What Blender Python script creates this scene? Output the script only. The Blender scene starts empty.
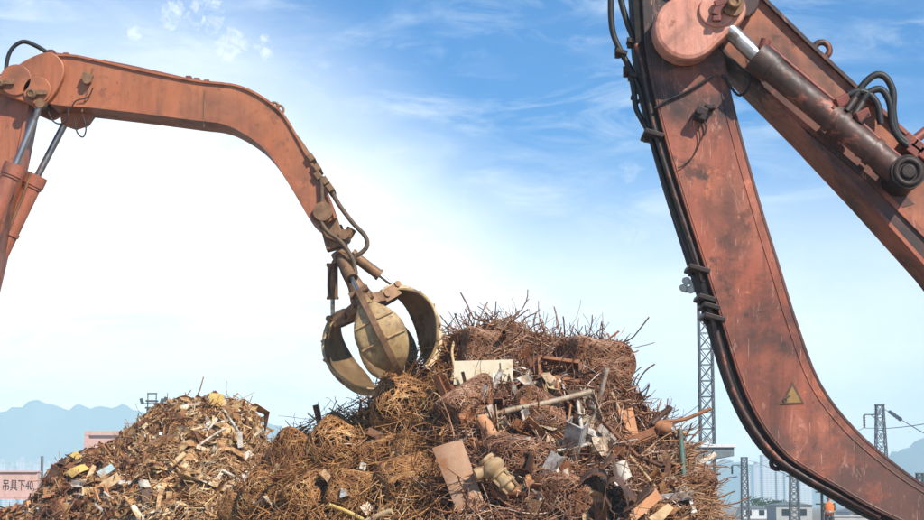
import bpy, math, random
import numpy as np
from mathutils import Vector, Matrix

random.seed(7)
rng = np.random.default_rng(11)
SC = bpy.context.scene
COL = SC.collection
R = math.radians

# ------------------------------------------------------------------ camera
F, HZ, CAMZ = 1800.0, 505.0, 1.7           # focal length in photo pixels, horizon row, eye height
PITCH = math.atan((HZ - 260) / F)
CP, SP = math.cos(PITCH), math.sin(PITCH)
cam = bpy.data.cameras.new('camera'); cam.lens = 36 * F / 924; cam.sensor_width = 36
cam.clip_end = 9000; cam.clip_start = 0.1
camo = bpy.data.objects.new('camera', cam); COL.objects.link(camo)
camo.location = (0, 0, CAMZ); camo.rotation_euler = (math.pi / 2 + PITCH, 0, 0)
SC.camera = camo

def ray(px, py):
    cx, cy = (px - 462) / F, (260 - py) / F
    return np.array([cx, CP - cy * SP, SP + cy * CP])
def P(px, py, Y):
    d = ray(px, py); t = Y / d[1]
    return np.array([d[0] * t, Y, CAMZ + d[2] * t])
def XZ(px, py, Y):
    p = P(px, py, Y); return (p[0], p[2])

# ------------------------------------------------------------------ mesh building
class MB:
    def __init__(s): s.v = []; s.f = []; s.m = []; s.sm = []; s.mi = 0; s.smooth = False
    def add(s, vs, fs, smooth=None):
        o = len(s.v); s.v += [tuple(map(float, v)) for v in vs]
        for f in fs:
            s.f.append([i + o for i in f]); s.m.append(s.mi); s.sm.append(s.smooth if smooth is None else smooth)
        return s
    def box(s, c, size, rot=None):
        c = np.array(c, float); h = np.array(size, float) / 2
        vs = []
        for x in (-1, 1):
            for y in (-1, 1):
                for z in (-1, 1):
                    q = np.array([x, y, z]) * h
                    if rot is not None: q = np.array(rot @ Vector(q))
                    vs.append(c + q)
        return s.add(vs, [(0, 1, 3, 2), (4, 6, 7, 5), (0, 4, 5, 1), (2, 3, 7, 6), (0, 2, 6, 4), (1, 5, 7, 3)])
    def bar(s, a, b, w, d=None, up=(0, 0, 1)):
        a = np.array(a, float); b = np.array(b, float); t = b - a; L = np.linalg.norm(t)
        if L < 1e-6: return s
        t /= L; u = np.array(up, float)
        if abs(np.dot(u, t)) > .97: u = np.array((1., 0, 0)) if abs(t[0]) < .9 else np.array((0, 1., 0))
        x = np.cross(t, u); x /= np.linalg.norm(x); y = np.cross(x, t)
        d = d or w
        vs = [p + x * sx * w / 2 + y * sy * d / 2 for p in (a, b) for sx, sy in ((-1, -1), (1, -1), (1, 1), (-1, 1))]
        return s.add(vs, [(3, 2, 1, 0), (4, 5, 6, 7), (0, 1, 5, 4), (1, 2, 6, 5), (2, 3, 7, 6), (3, 0, 4, 7)])
    def prism(s, poly, y0, y1):
        """outline of (x, z) points extruded from y0 to y1"""
        n = len(poly)
        A = sum(poly[i][0] * poly[(i + 1) % n][1] - poly[(i + 1) % n][0] * poly[i][1] for i in range(n))
        if A < 0: poly = poly[::-1]
        vs = [(p[0], y0, p[1]) for p in poly] + [(p[0], y1, p[1]) for p in poly]
        fs = [list(range(n)), list(range(2 * n - 1, n - 1, -1))] + [[(i + 1) % n, i, i + n, (i + 1) % n + n] for i in range(n)]
        return s.add(vs, fs)
    def tube(s, pts, r, n=10, cap=True, smooth=True):
        pts = [np.array(p, float) for p in pts]; k = len(pts)
        rs = [r] * k if np.isscalar(r) else list(r)
        T = []
        for i in range(k):
            t = pts[min(i + 1, k - 1)] - pts[max(i - 1, 0)]; L = np.linalg.norm(t)
            T.append(t / L if L > 1e-9 else (T[-1] if T else np.array((0, 0, 1.))))
        u = np.cross(T[0], (0, 0, 1.)) if abs(T[0][2]) < .9 else np.cross(T[0], (0, 1., 0))
        u /= np.linalg.norm(u); vs = []
        for i in range(k):
            u = u - T[i] * np.dot(u, T[i]); u /= np.linalg.norm(u); w = np.cross(T[i], u)
            for j in range(n):
                a = 2 * math.pi * j / n; vs.append(pts[i] + (u * math.cos(a) + w * math.sin(a)) * rs[i])
        fs = [(i * n + j, i * n + (j + 1) % n, (i + 1) * n + (j + 1) % n, (i + 1) * n + j) for i in range(k - 1) for j in range(n)]
        s.add(vs, fs, smooth)
        if cap:
            s.add(vs[:n], [list(range(n))[::-1]], False); s.add(vs[-n:], [list(range(n))], False)
        return s
    def cyl(s, a, b, r, n=20): return s.tube([a, b], r, n)
    def ring(s, c, axis, R_, r, n=20, m=8):
        axis = np.array(axis, float); axis /= np.linalg.norm(axis)
        u = np.cross(axis, (0, 0, 1.)) if abs(axis[2]) < .9 else np.cross(axis, (1., 0, 0)); u /= np.linalg.norm(u); w = np.cross(axis, u)
        vs = []
        for i in range(n):
            a = 2 * math.pi * i / n; d = u * math.cos(a) + w * math.sin(a)
            for j in range(m):
                b = 2 * math.pi * j / m; vs.append(np.array(c) + d * (R_ + r * math.cos(b)) + axis * r * math.sin(b))
        return s.add(vs, [(i * m + j, ((i + 1) % n) * m + j, ((i + 1) % n) * m + (j + 1) % m, i * m + (j + 1) % m) for i in range(n) for j in range(m)], True)

def build(name, mb, mat, parent=None, bevel=0, off=None, weld=False):
    me = bpy.data.meshes.new(name)
    off = np.array(parent_world(parent)) if parent is not None else np.array(off if off is not None else (0, 0, 0.))
    me.from_pydata([tuple(np.array(v) - off) for v in mb.v], [], mb.f)
    for m in (mat if isinstance(mat, (list, tuple)) else [mat]): me.materials.append(m)
    me.polygons.foreach_set('material_index', mb.m); me.polygons.foreach_set('use_smooth', mb.sm)
    me.update()
    o = bpy.data.objects.new(name, me); COL.objects.link(o)
    if parent is not None: o.parent = parent
    else: o.location = off
    if bevel:
        b = o.modifiers.new('bevel', 'BEVEL'); b.width = bevel; b.segments = 2; b.limit_method = 'ANGLE'; b.angle_limit = R(35)
    return o
def parent_world(o):
    p = np.zeros(3)
    while o is not None: p += np.array(o.location); o = o.parent
    return p
def quads(name, V, Q, mat, mi=None, smooth=False, off=(0, 0, 0.)):
    me = bpy.data.meshes.new(name); off = np.array(off)
    V = (np.asarray(V, np.float32) - off.astype(np.float32)); Q = np.asarray(Q, np.int32)
    me.vertices.add(len(V)); me.vertices.foreach_set('co', V.ravel())
    me.loops.add(Q.size); me.loops.foreach_set('vertex_index', Q.ravel())
    me.polygons.add(len(Q)); me.polygons.foreach_set('loop_start', np.arange(len(Q), dtype=np.int32) * 4)
    for m in (mat if isinstance(mat, (list, tuple)) else [mat]): me.materials.append(m)
    if mi is not None: me.polygons.foreach_set('material_index', np.asarray(mi, np.int32))
    me.polygons.foreach_set('use_smooth', np.full(len(Q), smooth))
    me.update(); me.validate()
    o = bpy.data.objects.new(name, me); COL.objects.link(o); o.location = tuple(off)
    return o
def tag(o, label=None, cat=None, group=None, kind=None):
    if label: o['label'] = label
    if cat: o['category'] = cat
    if group: o['group'] = group
    if kind: o['kind'] = kind
    return o
def empty(name, loc, label, cat, group=None):
    o = bpy.data.objects.new(name, None); COL.objects.link(o); o.location = tuple(loc); o.empty_display_size = .3
    return tag(o, label, cat, group)
def smooth(pts, n=6, closed=False):
    pts = [np.array(p, float) for p in pts]; k = len(pts); out = []
    rngk = range(k) if closed else range(k - 1)
    for i in rngk:
        p1, p2 = pts[i], pts[(i + 1) % k]
        p0 = pts[(i - 1) % k] if closed or i > 0 else 2 * p1 - p2
        p3 = pts[(i + 2) % k] if closed or i + 2 < k else 2 * p2 - p1
        for j in range(n):
            t = j / n
            out.append(.5 * ((2 * p1) + (-p0 + p2) * t + (2 * p0 - 5 * p1 + 4 * p2 - p3) * t * t + (-p0 + 3 * p1 - 3 * p2 + p3) * t ** 3))
    if not closed: out.append(pts[-1])
    return out
def hull(points):
    pts = sorted(map(tuple, points))
    def half(ps):
        h = []
        for p in ps:
            while len(h) > 1 and (h[-1][0] - h[-2][0]) * (p[1] - h[-2][1]) - (h[-1][1] - h[-2][1]) * (p[0] - h[-2][0]) <= 0: h.pop()
            h.append(p)
        return h
    a, b = half(pts), half(pts[::-1]); return a[:-1] + b[:-1]
def circle(c, r, n=28): return [(c[0] + r * math.cos(2 * math.pi * i / n), c[1] + r * math.sin(2 * math.pi * i / n)) for i in range(n)]

# ------------------------------------------------------------------ materials
class NT:
    def __init__(s, name, world=None):
        if world is None:
            s.mat = bpy.data.materials.new(name); s.mat.use_nodes = True; s.t = s.mat.node_tree
        else: s.mat = world; s.t = world.node_tree
        s.t.nodes.clear()
    def n(s, typ, **kw):
        nd = s.t.nodes.new(typ)
        for k, v in kw.items():
            if k.startswith('i_'):
                key = k[2:]; key = int(key) if key.isdigit() else key.replace('_', ' ')
                if isinstance(v, bpy.types.NodeSocket): s.t.links.new(v, nd.inputs[key])
                else: nd.inputs[key].default_value = v
            else: setattr(nd, k, v)
        return nd
    def noise(s, vec, scale, detail=6, rough=.6, dist=0):
        return s.n('ShaderNodeTexNoise', i_Vector=vec, i_Scale=scale, i_Detail=detail, i_Roughness=rough, i_Distortion=dist).outputs['Fac']
    def ramp(s, fac, stops, interp='LINEAR'):
        r = s.n('ShaderNodeValToRGB', i_Fac=fac); cr = r.color_ramp; cr.interpolation = interp
        while len(cr.elements) > 1: cr.elements.remove(cr.elements[-1])
        for i, (p, c) in enumerate(stops):
            e = cr.elements[0] if i == 0 else cr.elements.new(p); e.position = p
            e.color = (c, c, c, 1) if np.isscalar(c) else (*c, 1)
        return r.outputs['Color']
    def mix(s, fac, a, b, blend='MIX'):
        m = s.n('ShaderNodeMix', data_type='RGBA', blend_type=blend)
        for k, v in ((0, fac), (6, a), (7, b)):
            if isinstance(v, bpy.types.NodeSocket): s.t.links.new(v, m.inputs[k])
            else: m.inputs[k].default_value = v if k == 0 else (*v, 1) if len(v) == 3 else v
        return m.outputs[2]
    def math(s, op, a, b=0., c=0., clamp=False):
        m = s.n('ShaderNodeMath', operation=op, use_clamp=clamp)
        for k, v in enumerate((a, b, c)):
            if isinstance(v, bpy.types.NodeSocket): s.t.links.new(v, m.inputs[k])
            else: m.inputs[k].default_value = v
        return m.outputs[0]
    def map(s, vec, scale=(1, 1, 1), rot=(0, 0, 0), loc=(0, 0, 0)):
        return s.n('ShaderNodeMapping', i_Vector=vec, i_Scale=scale, i_Rotation=rot, i_Location=loc).outputs[0]
    def finish(s, color, rough=.7, metal=0., bump=None, bstr=.3, bdist=.02, spec=.4):
        b = s.n('ShaderNodeBsdfPrincipled')
        for k, v in (('Base Color', color), ('Roughness', rough), ('Metallic', metal), ('Specular IOR Level', spec)):
            if isinstance(v, bpy.types.NodeSocket): s.t.links.new(v, b.inputs[k])
            else: b.inputs[k].default_value = (*v, 1) if k == 'Base Color' else v
        if bump is not None:
            bn = s.n('ShaderNodeBump', i_Height=bump, i_Strength=bstr, i_Distance=bdist); s.t.links.new(bn.outputs[0], b.inputs['Normal'])
        o = s.n('ShaderNodeOutputMaterial'); s.t.links.new(b.outputs[0], o.inputs[0]); return s.mat
    def obj(s): return s.n('ShaderNodeTexCoord').outputs['Object']

def paint(name, base, fade, bright, rust, grime, gr=(.5, .72), rs=(.6, .66), br=(.62, .68), scale=1., loc=(0, 0, 0), soot=False):
    """old sprayed steel: faded coats, fresh chips, rust breakthrough, grease and dust, drips"""
    t = NT(name); c = t.map(t.obj(), loc=loc)
    n1 = t.noise(c, .9 * scale, 8, .65, .3); n2 = t.noise(c, 3.2 * scale, 10, .72, .4); n3 = t.noise(t.map(c, loc=(5, 3, 1)), .75 * scale, 7, .6, .6)
    n4 = t.noise(t.map(c, loc=(9, 1, 4)), 2.1 * scale, 12, .75, .8); fine = t.noise(c, 40, 4, .7)
    st = t.noise(t.map(c, scale=(7, 7, .7)), 1.4 * scale, 6, .6)
    col = t.mix(t.ramp(n1, [(.35, 0.), (.65, 1.)]), base, fade)
    col = t.mix(t.ramp(st, [(.45, 0.), (.75, .45)]), col, grime)
    col = t.mix(t.ramp(n4, [(br[0], 0.), (br[1], .8)]), col, bright)
    col = t.mix(t.ramp(n2, [(rs[0], 0.), (rs[1], .85)]), col, rust)
    col = t.mix(t.ramp(n3, [(gr[0], 0.), (gr[1], .92)]), col, grime)
    spots = t.noise(t.map(c, loc=(2, 7, 3)), 9 * scale, 5, .6)
    col = t.mix(t.ramp(spots, [(.68, 0.), (.72, .8)]), col, [x * .6 for x in rust])
    if soot:
        zc = t.n('ShaderNodeSeparateXYZ', i_0=t.obj()).outputs[2]; nz = t.noise(t.map(c, loc=(3, 9, 7)), 1.3, 12, .75, .8)
        mud = t.math('ADD', nz, t.n('ShaderNodeMapRange', i_Value=zc, i_1=3.6, i_2=1.4, i_3=-.12, i_4=.20).outputs[0]); col = t.mix(t.ramp(mud, [(.5, 0.), (.66, .85)]), col, (.10, .055, .045))
        grs = t.math('ADD', nz, t.n('ShaderNodeMapRange', i_Value=zc, i_1=4.6, i_2=5.9, i_3=-.2, i_4=.14).outputs[0]); col = t.mix(t.ramp(grs, [(.52, 0.), (.60, .9)]), col, (.03, .018, .016))
        n5 = t.noise(t.map(c, loc=(1, 2, 11)), 1.3 * scale, 15, .76, .3); col = t.mix(t.ramp(n5, [(.58, 0.), (.62, .7)]), col, (.035, .02, .017))
        n7 = t.noise(t.map(c, loc=(2, 5, 5), scale=(26, 26, 1.1)), 1.0, 8, .65, .2); col = t.mix(t.ramp(n7, [(.58, 0.), (.64, .42)]), col, (.06, .028, .02))
        n8 = t.noise(t.map(c, loc=(8, 5, 1), scale=(60, 60, 4), rot=(0, .35, 0)), 1.0, 6, .6, .1); col = t.mix(t.ramp(n8, [(.65, 0.), (.68, .7)]), col, (.60, .33, .25))
        n6 = t.noise(t.map(c, loc=(6, 0, 2), scale=(3, 3, 1)), 2.6 * scale, 14, .8, .6); col = t.mix(t.ramp(n6, [(.57, 0.), (.63, .55)]), col, (.62, .30, .22))
    col = t.mix(t.math('MULTIPLY', fine, .3), col, (0.02, .015, .012))
    b = t.math('ADD', t.math('MULTIPLY', n2, .6), t.math('MULTIPLY', fine, .15))
    return t.finish(col, t.ramp(n2, [(.3, .34), (.7, .68)]), 0, b, .35, .02, .5)
def steel(name, c1, c2, rough=.6, metal=.3, scale=6., c3=None):
    t = NT(name); c = t.obj(); n = t.noise(c, scale, 9, .7, .3); f = t.noise(c, scale * 8, 4, .6)
    col = t.mix(t.ramp(n, [(.38, 0.), (.62, 1.)]), c1, c2)
    if c3: col = t.mix(t.ramp(t.noise(t.map(c, loc=(3, 8, 2)), scale * .6, 9, .7), [(.52, 0.), (.6, .9)]), col, c3)
    col = t.mix(t.math('MULTIPLY', f, .25), col, [x * .3 for x in c1])
    return t.finish(col, rough, metal, f, .25, .01)
def scrap(name, stops, metal=.2, rough=.58, island=True, obj=False):
    """each loose piece takes its own tone, mottled by rust"""
    t = NT(name); c = t.obj(); r = None
    if island: r = t.n('ShaderNodeNewGeometry').outputs['Random Per Island']
    if obj:
        q = t.n('ShaderNodeObjectInfo').outputs['Random']; r = q if r is None else t.math('FRACT', t.math('ADD', r, q))
    if island: r = t.math('ADD', t.math('MULTIPLY', r, .62), t.math('MULTIPLY', t.ramp(t.noise(t.map(c, loc=(1, 6, 2)), 1.5, 3, .6, .5), [(.35, 0.), (.65, 1.)]), .38))
    n = t.noise(c, 9, 8, .7, .2)
    col = t.ramp(r, stops)
    col = t.mix(t.ramp(n, [(.46, 0.), (.6, .65)]), col, (.17, .062, .025))
    col = t.mix(t.ramp(t.noise(t.map(c, loc=(4, 4, 4)), 14, 6, .7), [(.56, 0.), (.64, .6)]), col, (.045, .03, .024))
    return t.finish(col, rough, metal, n, .3, .01)

M = {}
M['red'] = paint('worn red paint', (.35, .084, .04), (.42, .132, .072), (.70, .21, .09), (.15, .045, .025), (.038, .02, .016), gr=(.46, .60), rs=(.55, .65), br=(.59, .63), scale=.9, soot=True)
M['red_boom'] = paint('worn orange red paint', (.40, .115, .052), (.46, .17, .085), (.60, .2, .085), (.17, .055, .025), (.045, .023, .018), gr=(.47, .64), rs=(.6, .66), loc=(3, 1, 2))
M['disc'] = paint('faded salmon paint', (.60, .23, .15), (.68, .32, .23), (.74, .38, .28), (.25, .08, .045), (.10, .045, .035), gr=(.6, .74), rs=(.6, .68), br=(.55, .62), scale=1.8)
M['orange'] = paint('dusty orange paint', (.41, .122, .045), (.45, .16, .07), (.50, .18, .07), (.20, .07, .03), (.11, .05, .03), gr=(.49, .72), rs=(.56, .66), br=(.58, .66), scale=1.1)
M['barrel'] = paint('grimy cylinder paint', (.075, .038, .030), (.13, .055, .04), (.5, .15, .09), (.16, .05, .03), (.025, .018, .016), gr=(.45, .65), br=(.53, .6), scale=2.2)
M['barrel_red'] = paint('red cylinder paint', (.42, .11, .06), (.45, .16, .09), (.5, .14, .07), (.15, .05, .03), (.08, .04, .03), gr=(.55, .8), scale=1.6)
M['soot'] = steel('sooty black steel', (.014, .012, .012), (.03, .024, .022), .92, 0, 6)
M['grease_shade'] = paint('greasy and shadowed red paint', (.10, .04, .03), (.2, .075, .055), (.4, .12, .08), (.12, .04, .03), (.03, .02, .018), gr=(.42, .62))  # real grease on the edge flange; also paints the cylinder's shadow on the boom
M['dark'] = steel('greasy dark steel', (.022, .018, .017), (.06, .04, .034), .55, .35)
M['brownsteel'] = steel('dusty brown steel', (.16, .085, .045), (.30, .17, .09), .6, .3)
M['ochre'] = paint('ochre steel with warm glow', (.46, .30, .13), (.58, .41, .2), (.64, .47, .25), (.22, .12, .05), (.11, .062, .032), gr=(.5, .7), rs=(.52, .62), br=(.6, .66), scale=2.6, soot=False)  # worn ochre paint with the golden glow on the grapple mixed into its colour
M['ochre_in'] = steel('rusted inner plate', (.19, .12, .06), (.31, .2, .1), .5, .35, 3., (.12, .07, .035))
M['chrome'] = steel('rod chrome', (.36, .34, .33), (.52, .5, .49), .32, .9, 5, (.22, .15, .11))
M['rubber'] = steel('hose rubber', (.012, .012, .013), (.028, .027, .028), .5, 0, 12)
M['dusty_rubber'] = steel('dusty hose rubber', (.08, .05, .03), (.15, .095, .055), .65, 0, 12)
M['pipe_red'] = steel('red pipe', (.26, .07, .05), (.13, .05, .04), .5, .2, 7)
M['yellow'] = steel('sticker yellow', (.33, .20, .06), (.25, .14, .06), .6, 0, 14)
M['black'] = steel('sticker black', (.06, .04, .03), (.12, .07, .045), .6, 0, 14)
M['galv'] = steel('galvanised steel', (.16, .19, .20), (.24, .27, .28), .55, .4, 5)
M['galv_dark'] = steel('weathered mast steel', (.085, .095, .10), (.13, .14, .145), .55, .4, 5)
M['glass'] = steel('dark glass', (.01, .014, .017), (.02, .025, .03), .08, 0, 3)
M['lens'] = steel('lamp lens', (.35, .37, .38), (.5, .52, .53), .2, .2, 3)
M['concrete'] = steel('pale concrete', (.36, .36, .35), (.46, .46, .44), .85, 0, 3)
M['white'] = steel('dusty white paint', (.62, .63, .62), (.72, .73, .72), .6, 0, 4)
M['cranered'] = paint('weathered pink red paint', (.66, .40, .34), (.72, .5, .44), (.6, .3, .24), (.45, .22, .17), (.42, .27, .23), gr=(.6, .85))
M['ink'] = steel('black lettering', (.03, .03, .03), (.06, .06, .06), .7, 0, 6)
RUSTY = [(0, (.022, .013, .010)), (.18, (.085, .038, .023)), (.38, (.22, .095, .05)), (.58, (.36, .175, .095)), (.76, (.47, .28, .175)), (.9, (.56, .43, .33)), (1, (.62, .58, .53))]
GOLDEN_GLOW = [(0, (.07, .028, .011)), (.2, (.20, .083, .025)), (.5, (.41, .19, .06)), (.75, (.54, .30, .115)), (.92, (.62, .44, .23)), (1, (.66, .54, .36))]  # rust browns shifted to gold, the warm glow put into the wire colour
M['wire'] = scrap('rusty wire', RUSTY)
M['wire_gold'] = scrap('golden brown wire', GOLDEN_GLOW)
M['rod'] = scrap('rebar rust', RUSTY, island=False, obj=True)
M['fringe'] = scrap('tan rod', [(0, (.16, .07, .035)), (.3, (.38, .19, .085)), (.7, (.54, .34, .18)), (1, (.6, .46, .3))])
M['core'] = steel('dark rust core', (.018, .009, .006), (.045, .02, .011), .95, 0, 5)  # rust taken near black, so shade in the gaps is part of its colour
LIGHT = [(0, (.045, .024, .013)), (.16, (.16, .07, .03)), (.36, (.36, .175, .07)), (.56, (.52, .31, .135)), (.72, (.6, .43, .22)), (.84, (.66, .54, .36)), (.92, (.7, .66, .57)), (1, (.76, .76, .73))]  # light scrap tones; the ochres carry some of the warm glow as colour
LIGHTDARK = [(0, (.03, .018, .012)), (.25, (.13, .05, .025)), (.5, (.3, .12, .05)), (.7, (.42, .22, .09)), (.86, (.5, .36, .2)), (.95, (.6, .56, .5)), (1, (.42, .42, .4))]
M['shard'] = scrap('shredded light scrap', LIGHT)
M['shard_dark'] = scrap('darker shredded scrap', LIGHTDARK)
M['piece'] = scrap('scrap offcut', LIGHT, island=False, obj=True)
M['piece_dark'] = scrap('dark scrap offcut', LIGHTDARK, island=False, obj=True)
M['pale'] = scrap('pale shredded metal', [(0, (.3, .27, .22)), (.4, (.55, .53, .48)), (.8, (.7, .7, .66)), (1, (.78, .78, .76))], metal=.4)
M['plate_rust'] = steel('rusty plate', (.38, .2, .105), (.46, .3, .2), .75, .1, 2.6, (.34, .15, .06))
M['plate_cream'] = steel('cream painted plate', (.62, .53, .36), (.66, .6, .46), .6, 0, 4, (.5, .36, .17))
M['plate_brown'] = steel('rust brown plate', (.3, .12, .055), (.4, .18, .085), .75, .1, 3.4, (.2, .08, .04))
M['plate_orange'] = steel('orange rust plate', (.5, .22, .095), (.56, .29, .15), .75, 0, 3.2, (.38, .15, .06))
M['plate_dark'] = steel('dark bent plate', (.07, .045, .036), (.15, .085, .06), .55, .35, 3.4, (.2, .09, .045))
M['plate_white'] = steel('chipped white plate', (.46, .42, .34), (.6, .57, .5), .65, 0, 7, (.3, .18, .1))
M['plate_blue'] = steel('pale blue plate', (.35, .5, .53), (.5, .6, .6), .6, 0, 4, (.4, .25, .12))
M['plate_yellow'] = steel('yellow plate', (.62, .42, .1), (.68, .5, .18), .6, 0, 4, (.45, .25, .08))
M['plate_tan'] = steel('tan plate', (.52, .36, .18), (.58, .44, .26), .7, 0, 4, (.36, .2, .09))
M['pipe_grey'] = steel('old grey pipe', (.3, .22, .14), (.42, .34, .26), .65, .2, 7, (.24, .12, .06))
M['cream_cast'] = steel('cream cast iron', (.36, .23, .115), (.5, .36, .2), .7, .1, 6, (.26, .13, .06))
M['green'] = steel('dull green paint', (.05, .10, .08), (.08, .15, .12), .6, 0, 6, (.12, .09, .06))

# ------------------------------------------------------------------ the two material handlers
def lattice_pts(a, b, k): return [np.array(a) * (1 - i / k) + np.array(b) * i / k for i in range(k + 1)]

def px_path(pts, Y, n=6):            # (px, py) or (px, py, depth offset)
    return smooth([P(p[0], p[1], Y + (p[2] if len(p) > 2 else 0)) for p in pts], n)

def carriage(root, bx, by, face):
    """the crawler carriage outside the frame that carries the boom: tracks, house, cab, counterweight"""
    def X(x): return bx + face * x
    for s in (-1, 1):
        mb = MB(); y = by + s * 1.25
        poly = hull(circle((X(-1.9), .48), .46) + circle((X(1.9), .48), .46)); mb.prism(poly, y - .3, y + .3)
        tr = build('track', mb, M['dark'], root, .02)
        mb = MB()
        for k in range(6): mb.cyl((X(-1.75 + .7 * k), y - .33, .42), (X(-1.75 + .7 * k), y + .33, .42), .2)
        build('roller', mb, M['brownsteel'], tr)
    mb = MB(); mb.box((X(0), by, .75), (2.4, 1.9, .45)); mb.cyl((X(0), by, .97), (X(0), by, 1.2), .75, 32); build('undercarriage', mb, M['dark'], root, .02)
    mb = MB(); mb.box((X(-.75), by, 1.95), (3.4, 2.7, 1.5)); hs = build('house', mb, M['orange'], root, .06)
    mb = MB()
    for k in range(7): mb.box((X(-.75), by - 1.37, 1.5 + k * .13), (1.5, .03, .05))
    build('louvre_panel', mb, M['dark'], hs)
    mb = MB(); mb.box((X(-2.72), by, 1.8), (.5, 2.6, 1.15)); build('counterweight', mb, M['dark'], root, .12)
    mb = MB(); z0, z1 = 1.25, 3.1; yb = by - .82
    for sx in (.98, 2.2):
        for sy in (-.42, .42): mb.bar((X(sx), yb + sy, z0), (X(sx), yb + sy, z1), .08)
    mb.box((X(1.59), yb, z0 - .03), (1.34, .96, .1)); mb.box((X(1.59), yb, z1 + .03), (1.4, 1.0, .08)); cb = build('cab', mb, M['orange'], root, .01)
    mb = MB(); mb.box((X(1.59), yb, 2.3), (1.24, .86, 1.4)); build('cab_window', mb, M['glass'], cb)

def grapple(root, O, A, U, V, mats, hose_mat):
    O, A, U, V = (np.array(q, float) for q in (O, A, U, V)); Wp = lambda a, u, v: O + A * a + U * u + V * v
    plate, inner, hubm = mats
    mb = MB()
    mb.tube([Wp(a, 0, 0) for a in (0, .1)], .13, 24); mb.tube([Wp(a, 0, 0) for a in (.1, .16)], .17, 24)
    mb.tube([Wp(a, 0, 0) for a in (.16, .42)], .11, 20); mb.tube([Wp(a, 0, 0) for a in (.42, .62, .86, .98)], [.1, .13, .2, .26], 20)
    mb.tube([Wp(a, 0, 0) for a in (.90, 1.06)], .33, 24)
    g = build('grapple', mb, hubm, root, .008)
    prof = smooth([(.92, .36), (.90, .52), (.98, .70), (1.14, .85), (1.36, .93), (1.6, .93), (1.84, .84), (2.04, .71), (2.17, .54), (2.22, .42)], 3)
    hws = smooth([(.09,), (.11,), (.19,), (.32,), (.43,), (.47,), (.43,), (.29,), (.13,), (.03,)], 3)
    hw0 = smooth([(.08,), (.08,), (.09,), (.13,), (.30,), (.40,), (.38,), (.28,), (.14,), (.04,)], 3)
    n = len(prof); C = 9
    for phi in (-90, 25, 90, 155):
        f = R(phi); hw = [q if phi == -90 else hws[i] for i, q in enumerate(hw0)]; pt = lambda a, r, al: Wp(a, r * math.cos(f + al), r * math.sin(f + al))
        pos = lambda a, r, s: Wp(a, r * math.cos(f) - s * math.sin(f), r * math.sin(f) + s * math.cos(f))
        for part, mat in (('shell', plate),):
            mb = MB(); mb.smooth = True; vo = []; vi = []
            for i, (q, w) in enumerate(zip(prof, hw)):
                a, r = q
                rr = max(r, .3)
                for j in range(C):
                    s = (2 * j / (C - 1) - 1) * w[0]; al = s / rr
                    bulge = rr * (1 - math.cos(al)) * .9
                    vo.append(pos(a, r - bulge, rr * math.sin(al)))
                    vi.append(pos(a - .012 if i > n / 2 else a + .02, r - bulge - .045, rr * math.sin(al) * .985))
            N = n * C; fs = []
            for i in range(n - 1):
                for j in range(C - 1):
                    k = i * C + j; fs.append((k, k + 1, k + C + 1, k + C)); fs.append((N + k, N + k + C, N + k + C + 1, N + k + 1))
                k = i * C; fs.append((k, k + C, N + k + C, N + k)); k = i * C + C - 1; fs.append((k, N + k, N + k + C, k + C))
            for j in range(C - 1):
                fs.append((j, N + j, N + j + 1, j + 1)); k = (n - 1) * C + j; fs.append((k, k + 1, N + k + 1, N + k))
            mb.add(vo + vi, fs)
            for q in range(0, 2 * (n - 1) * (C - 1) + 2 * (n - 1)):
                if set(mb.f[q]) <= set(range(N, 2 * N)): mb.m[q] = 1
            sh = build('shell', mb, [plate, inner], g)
        # rib, tip tooth, stiffeners and hinge arm stand proud of the shell
        mb = MB(); vs = []
        for i, (q, w) in enumerate(zip(prof, hw)):
            a, r = q; nx = .10 if i < n * .75 else .10 * (1 - (i / n - .75) * 1.6)
            p0, p1 = prof[max(i - 1, 0)], prof[min(i + 1, n - 1)]; d = np.array(p1) - np.array(p0); d /= np.linalg.norm(d)
            na, nr = -d[1], d[0]
            wd = .05
            for s, o in ((-wd, -.02), (wd, -.02), (wd, nx), (-wd, nx)): vs.append(pos(a + na * o * 1.0, r + nr * o, s))
        fs = [(i * 4 + j, i * 4 + (j + 1) % 4, (i + 1) * 4 + (j + 1) % 4, (i + 1) * 4 + j) for i in range(n - 1) for j in range(4)] + [(3, 2, 1, 0), tuple((n - 1) * 4 + j for j in range(4))]
        mb.add(vs, fs); build('rib', mb, hubm if phi == -90 else plate, g, .006)
        mb = MB()
        for i in (9, 13, 17):
            a, r = prof[i]; w = hw[i][0] * .93; rr = max(r, .3)
            for s0, s1 in ((.07, w), (-w, -.07)):
                path = []
                for k in range(5):
                    s = s0 + (s1 - s0) * k / 4; al = s / rr; path.append(pos(a, r - rr * (1 - math.cos(al)) * .9 + .012, rr * math.sin(al)))
                mb.tube(path, .02, 5)
        build('stiffener', mb, plate, g)
        mb = MB()
        for s in (-.11, .11): mb.bar(pos(.98, .24, s), pos(.93, .58, s), .05, .2, A)
        mb.cyl(pos(.95, .36, -.17), pos(.95, .36, .17), .055); mb.cyl(pos(.86, .6, -.16), pos(.86, .6, .16), .05); build('hinge_arm', mb, hubm, g, .006)
        # lifting cylinder
        a0, a1 = pos(.12, .19, 0), pos(.84, .6, 0); d = a1 - a0; m_ = a0 + d * .66
        mb = MB(); mb.cyl(a0, m_, .085); mb.cyl(a0 - d * .03, a0 + d * .04, .1); mb.cyl(m_ - d * .05, m_, .098); build('cylinder', mb, hubm, g, .005)
        mb = MB(); mb.cyl(m_, a1, .034); build('rod', mb, M['chrome'], g)
        mb = MB(); mb.tube(smooth([pos(.1, .14, .05), pos(.25, .27, .1), pos(.45, .4, .1), pos(.6, .42, .07)], 5), .018, 8); build('hose', mb, hose_mat, g)
    return g

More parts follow.
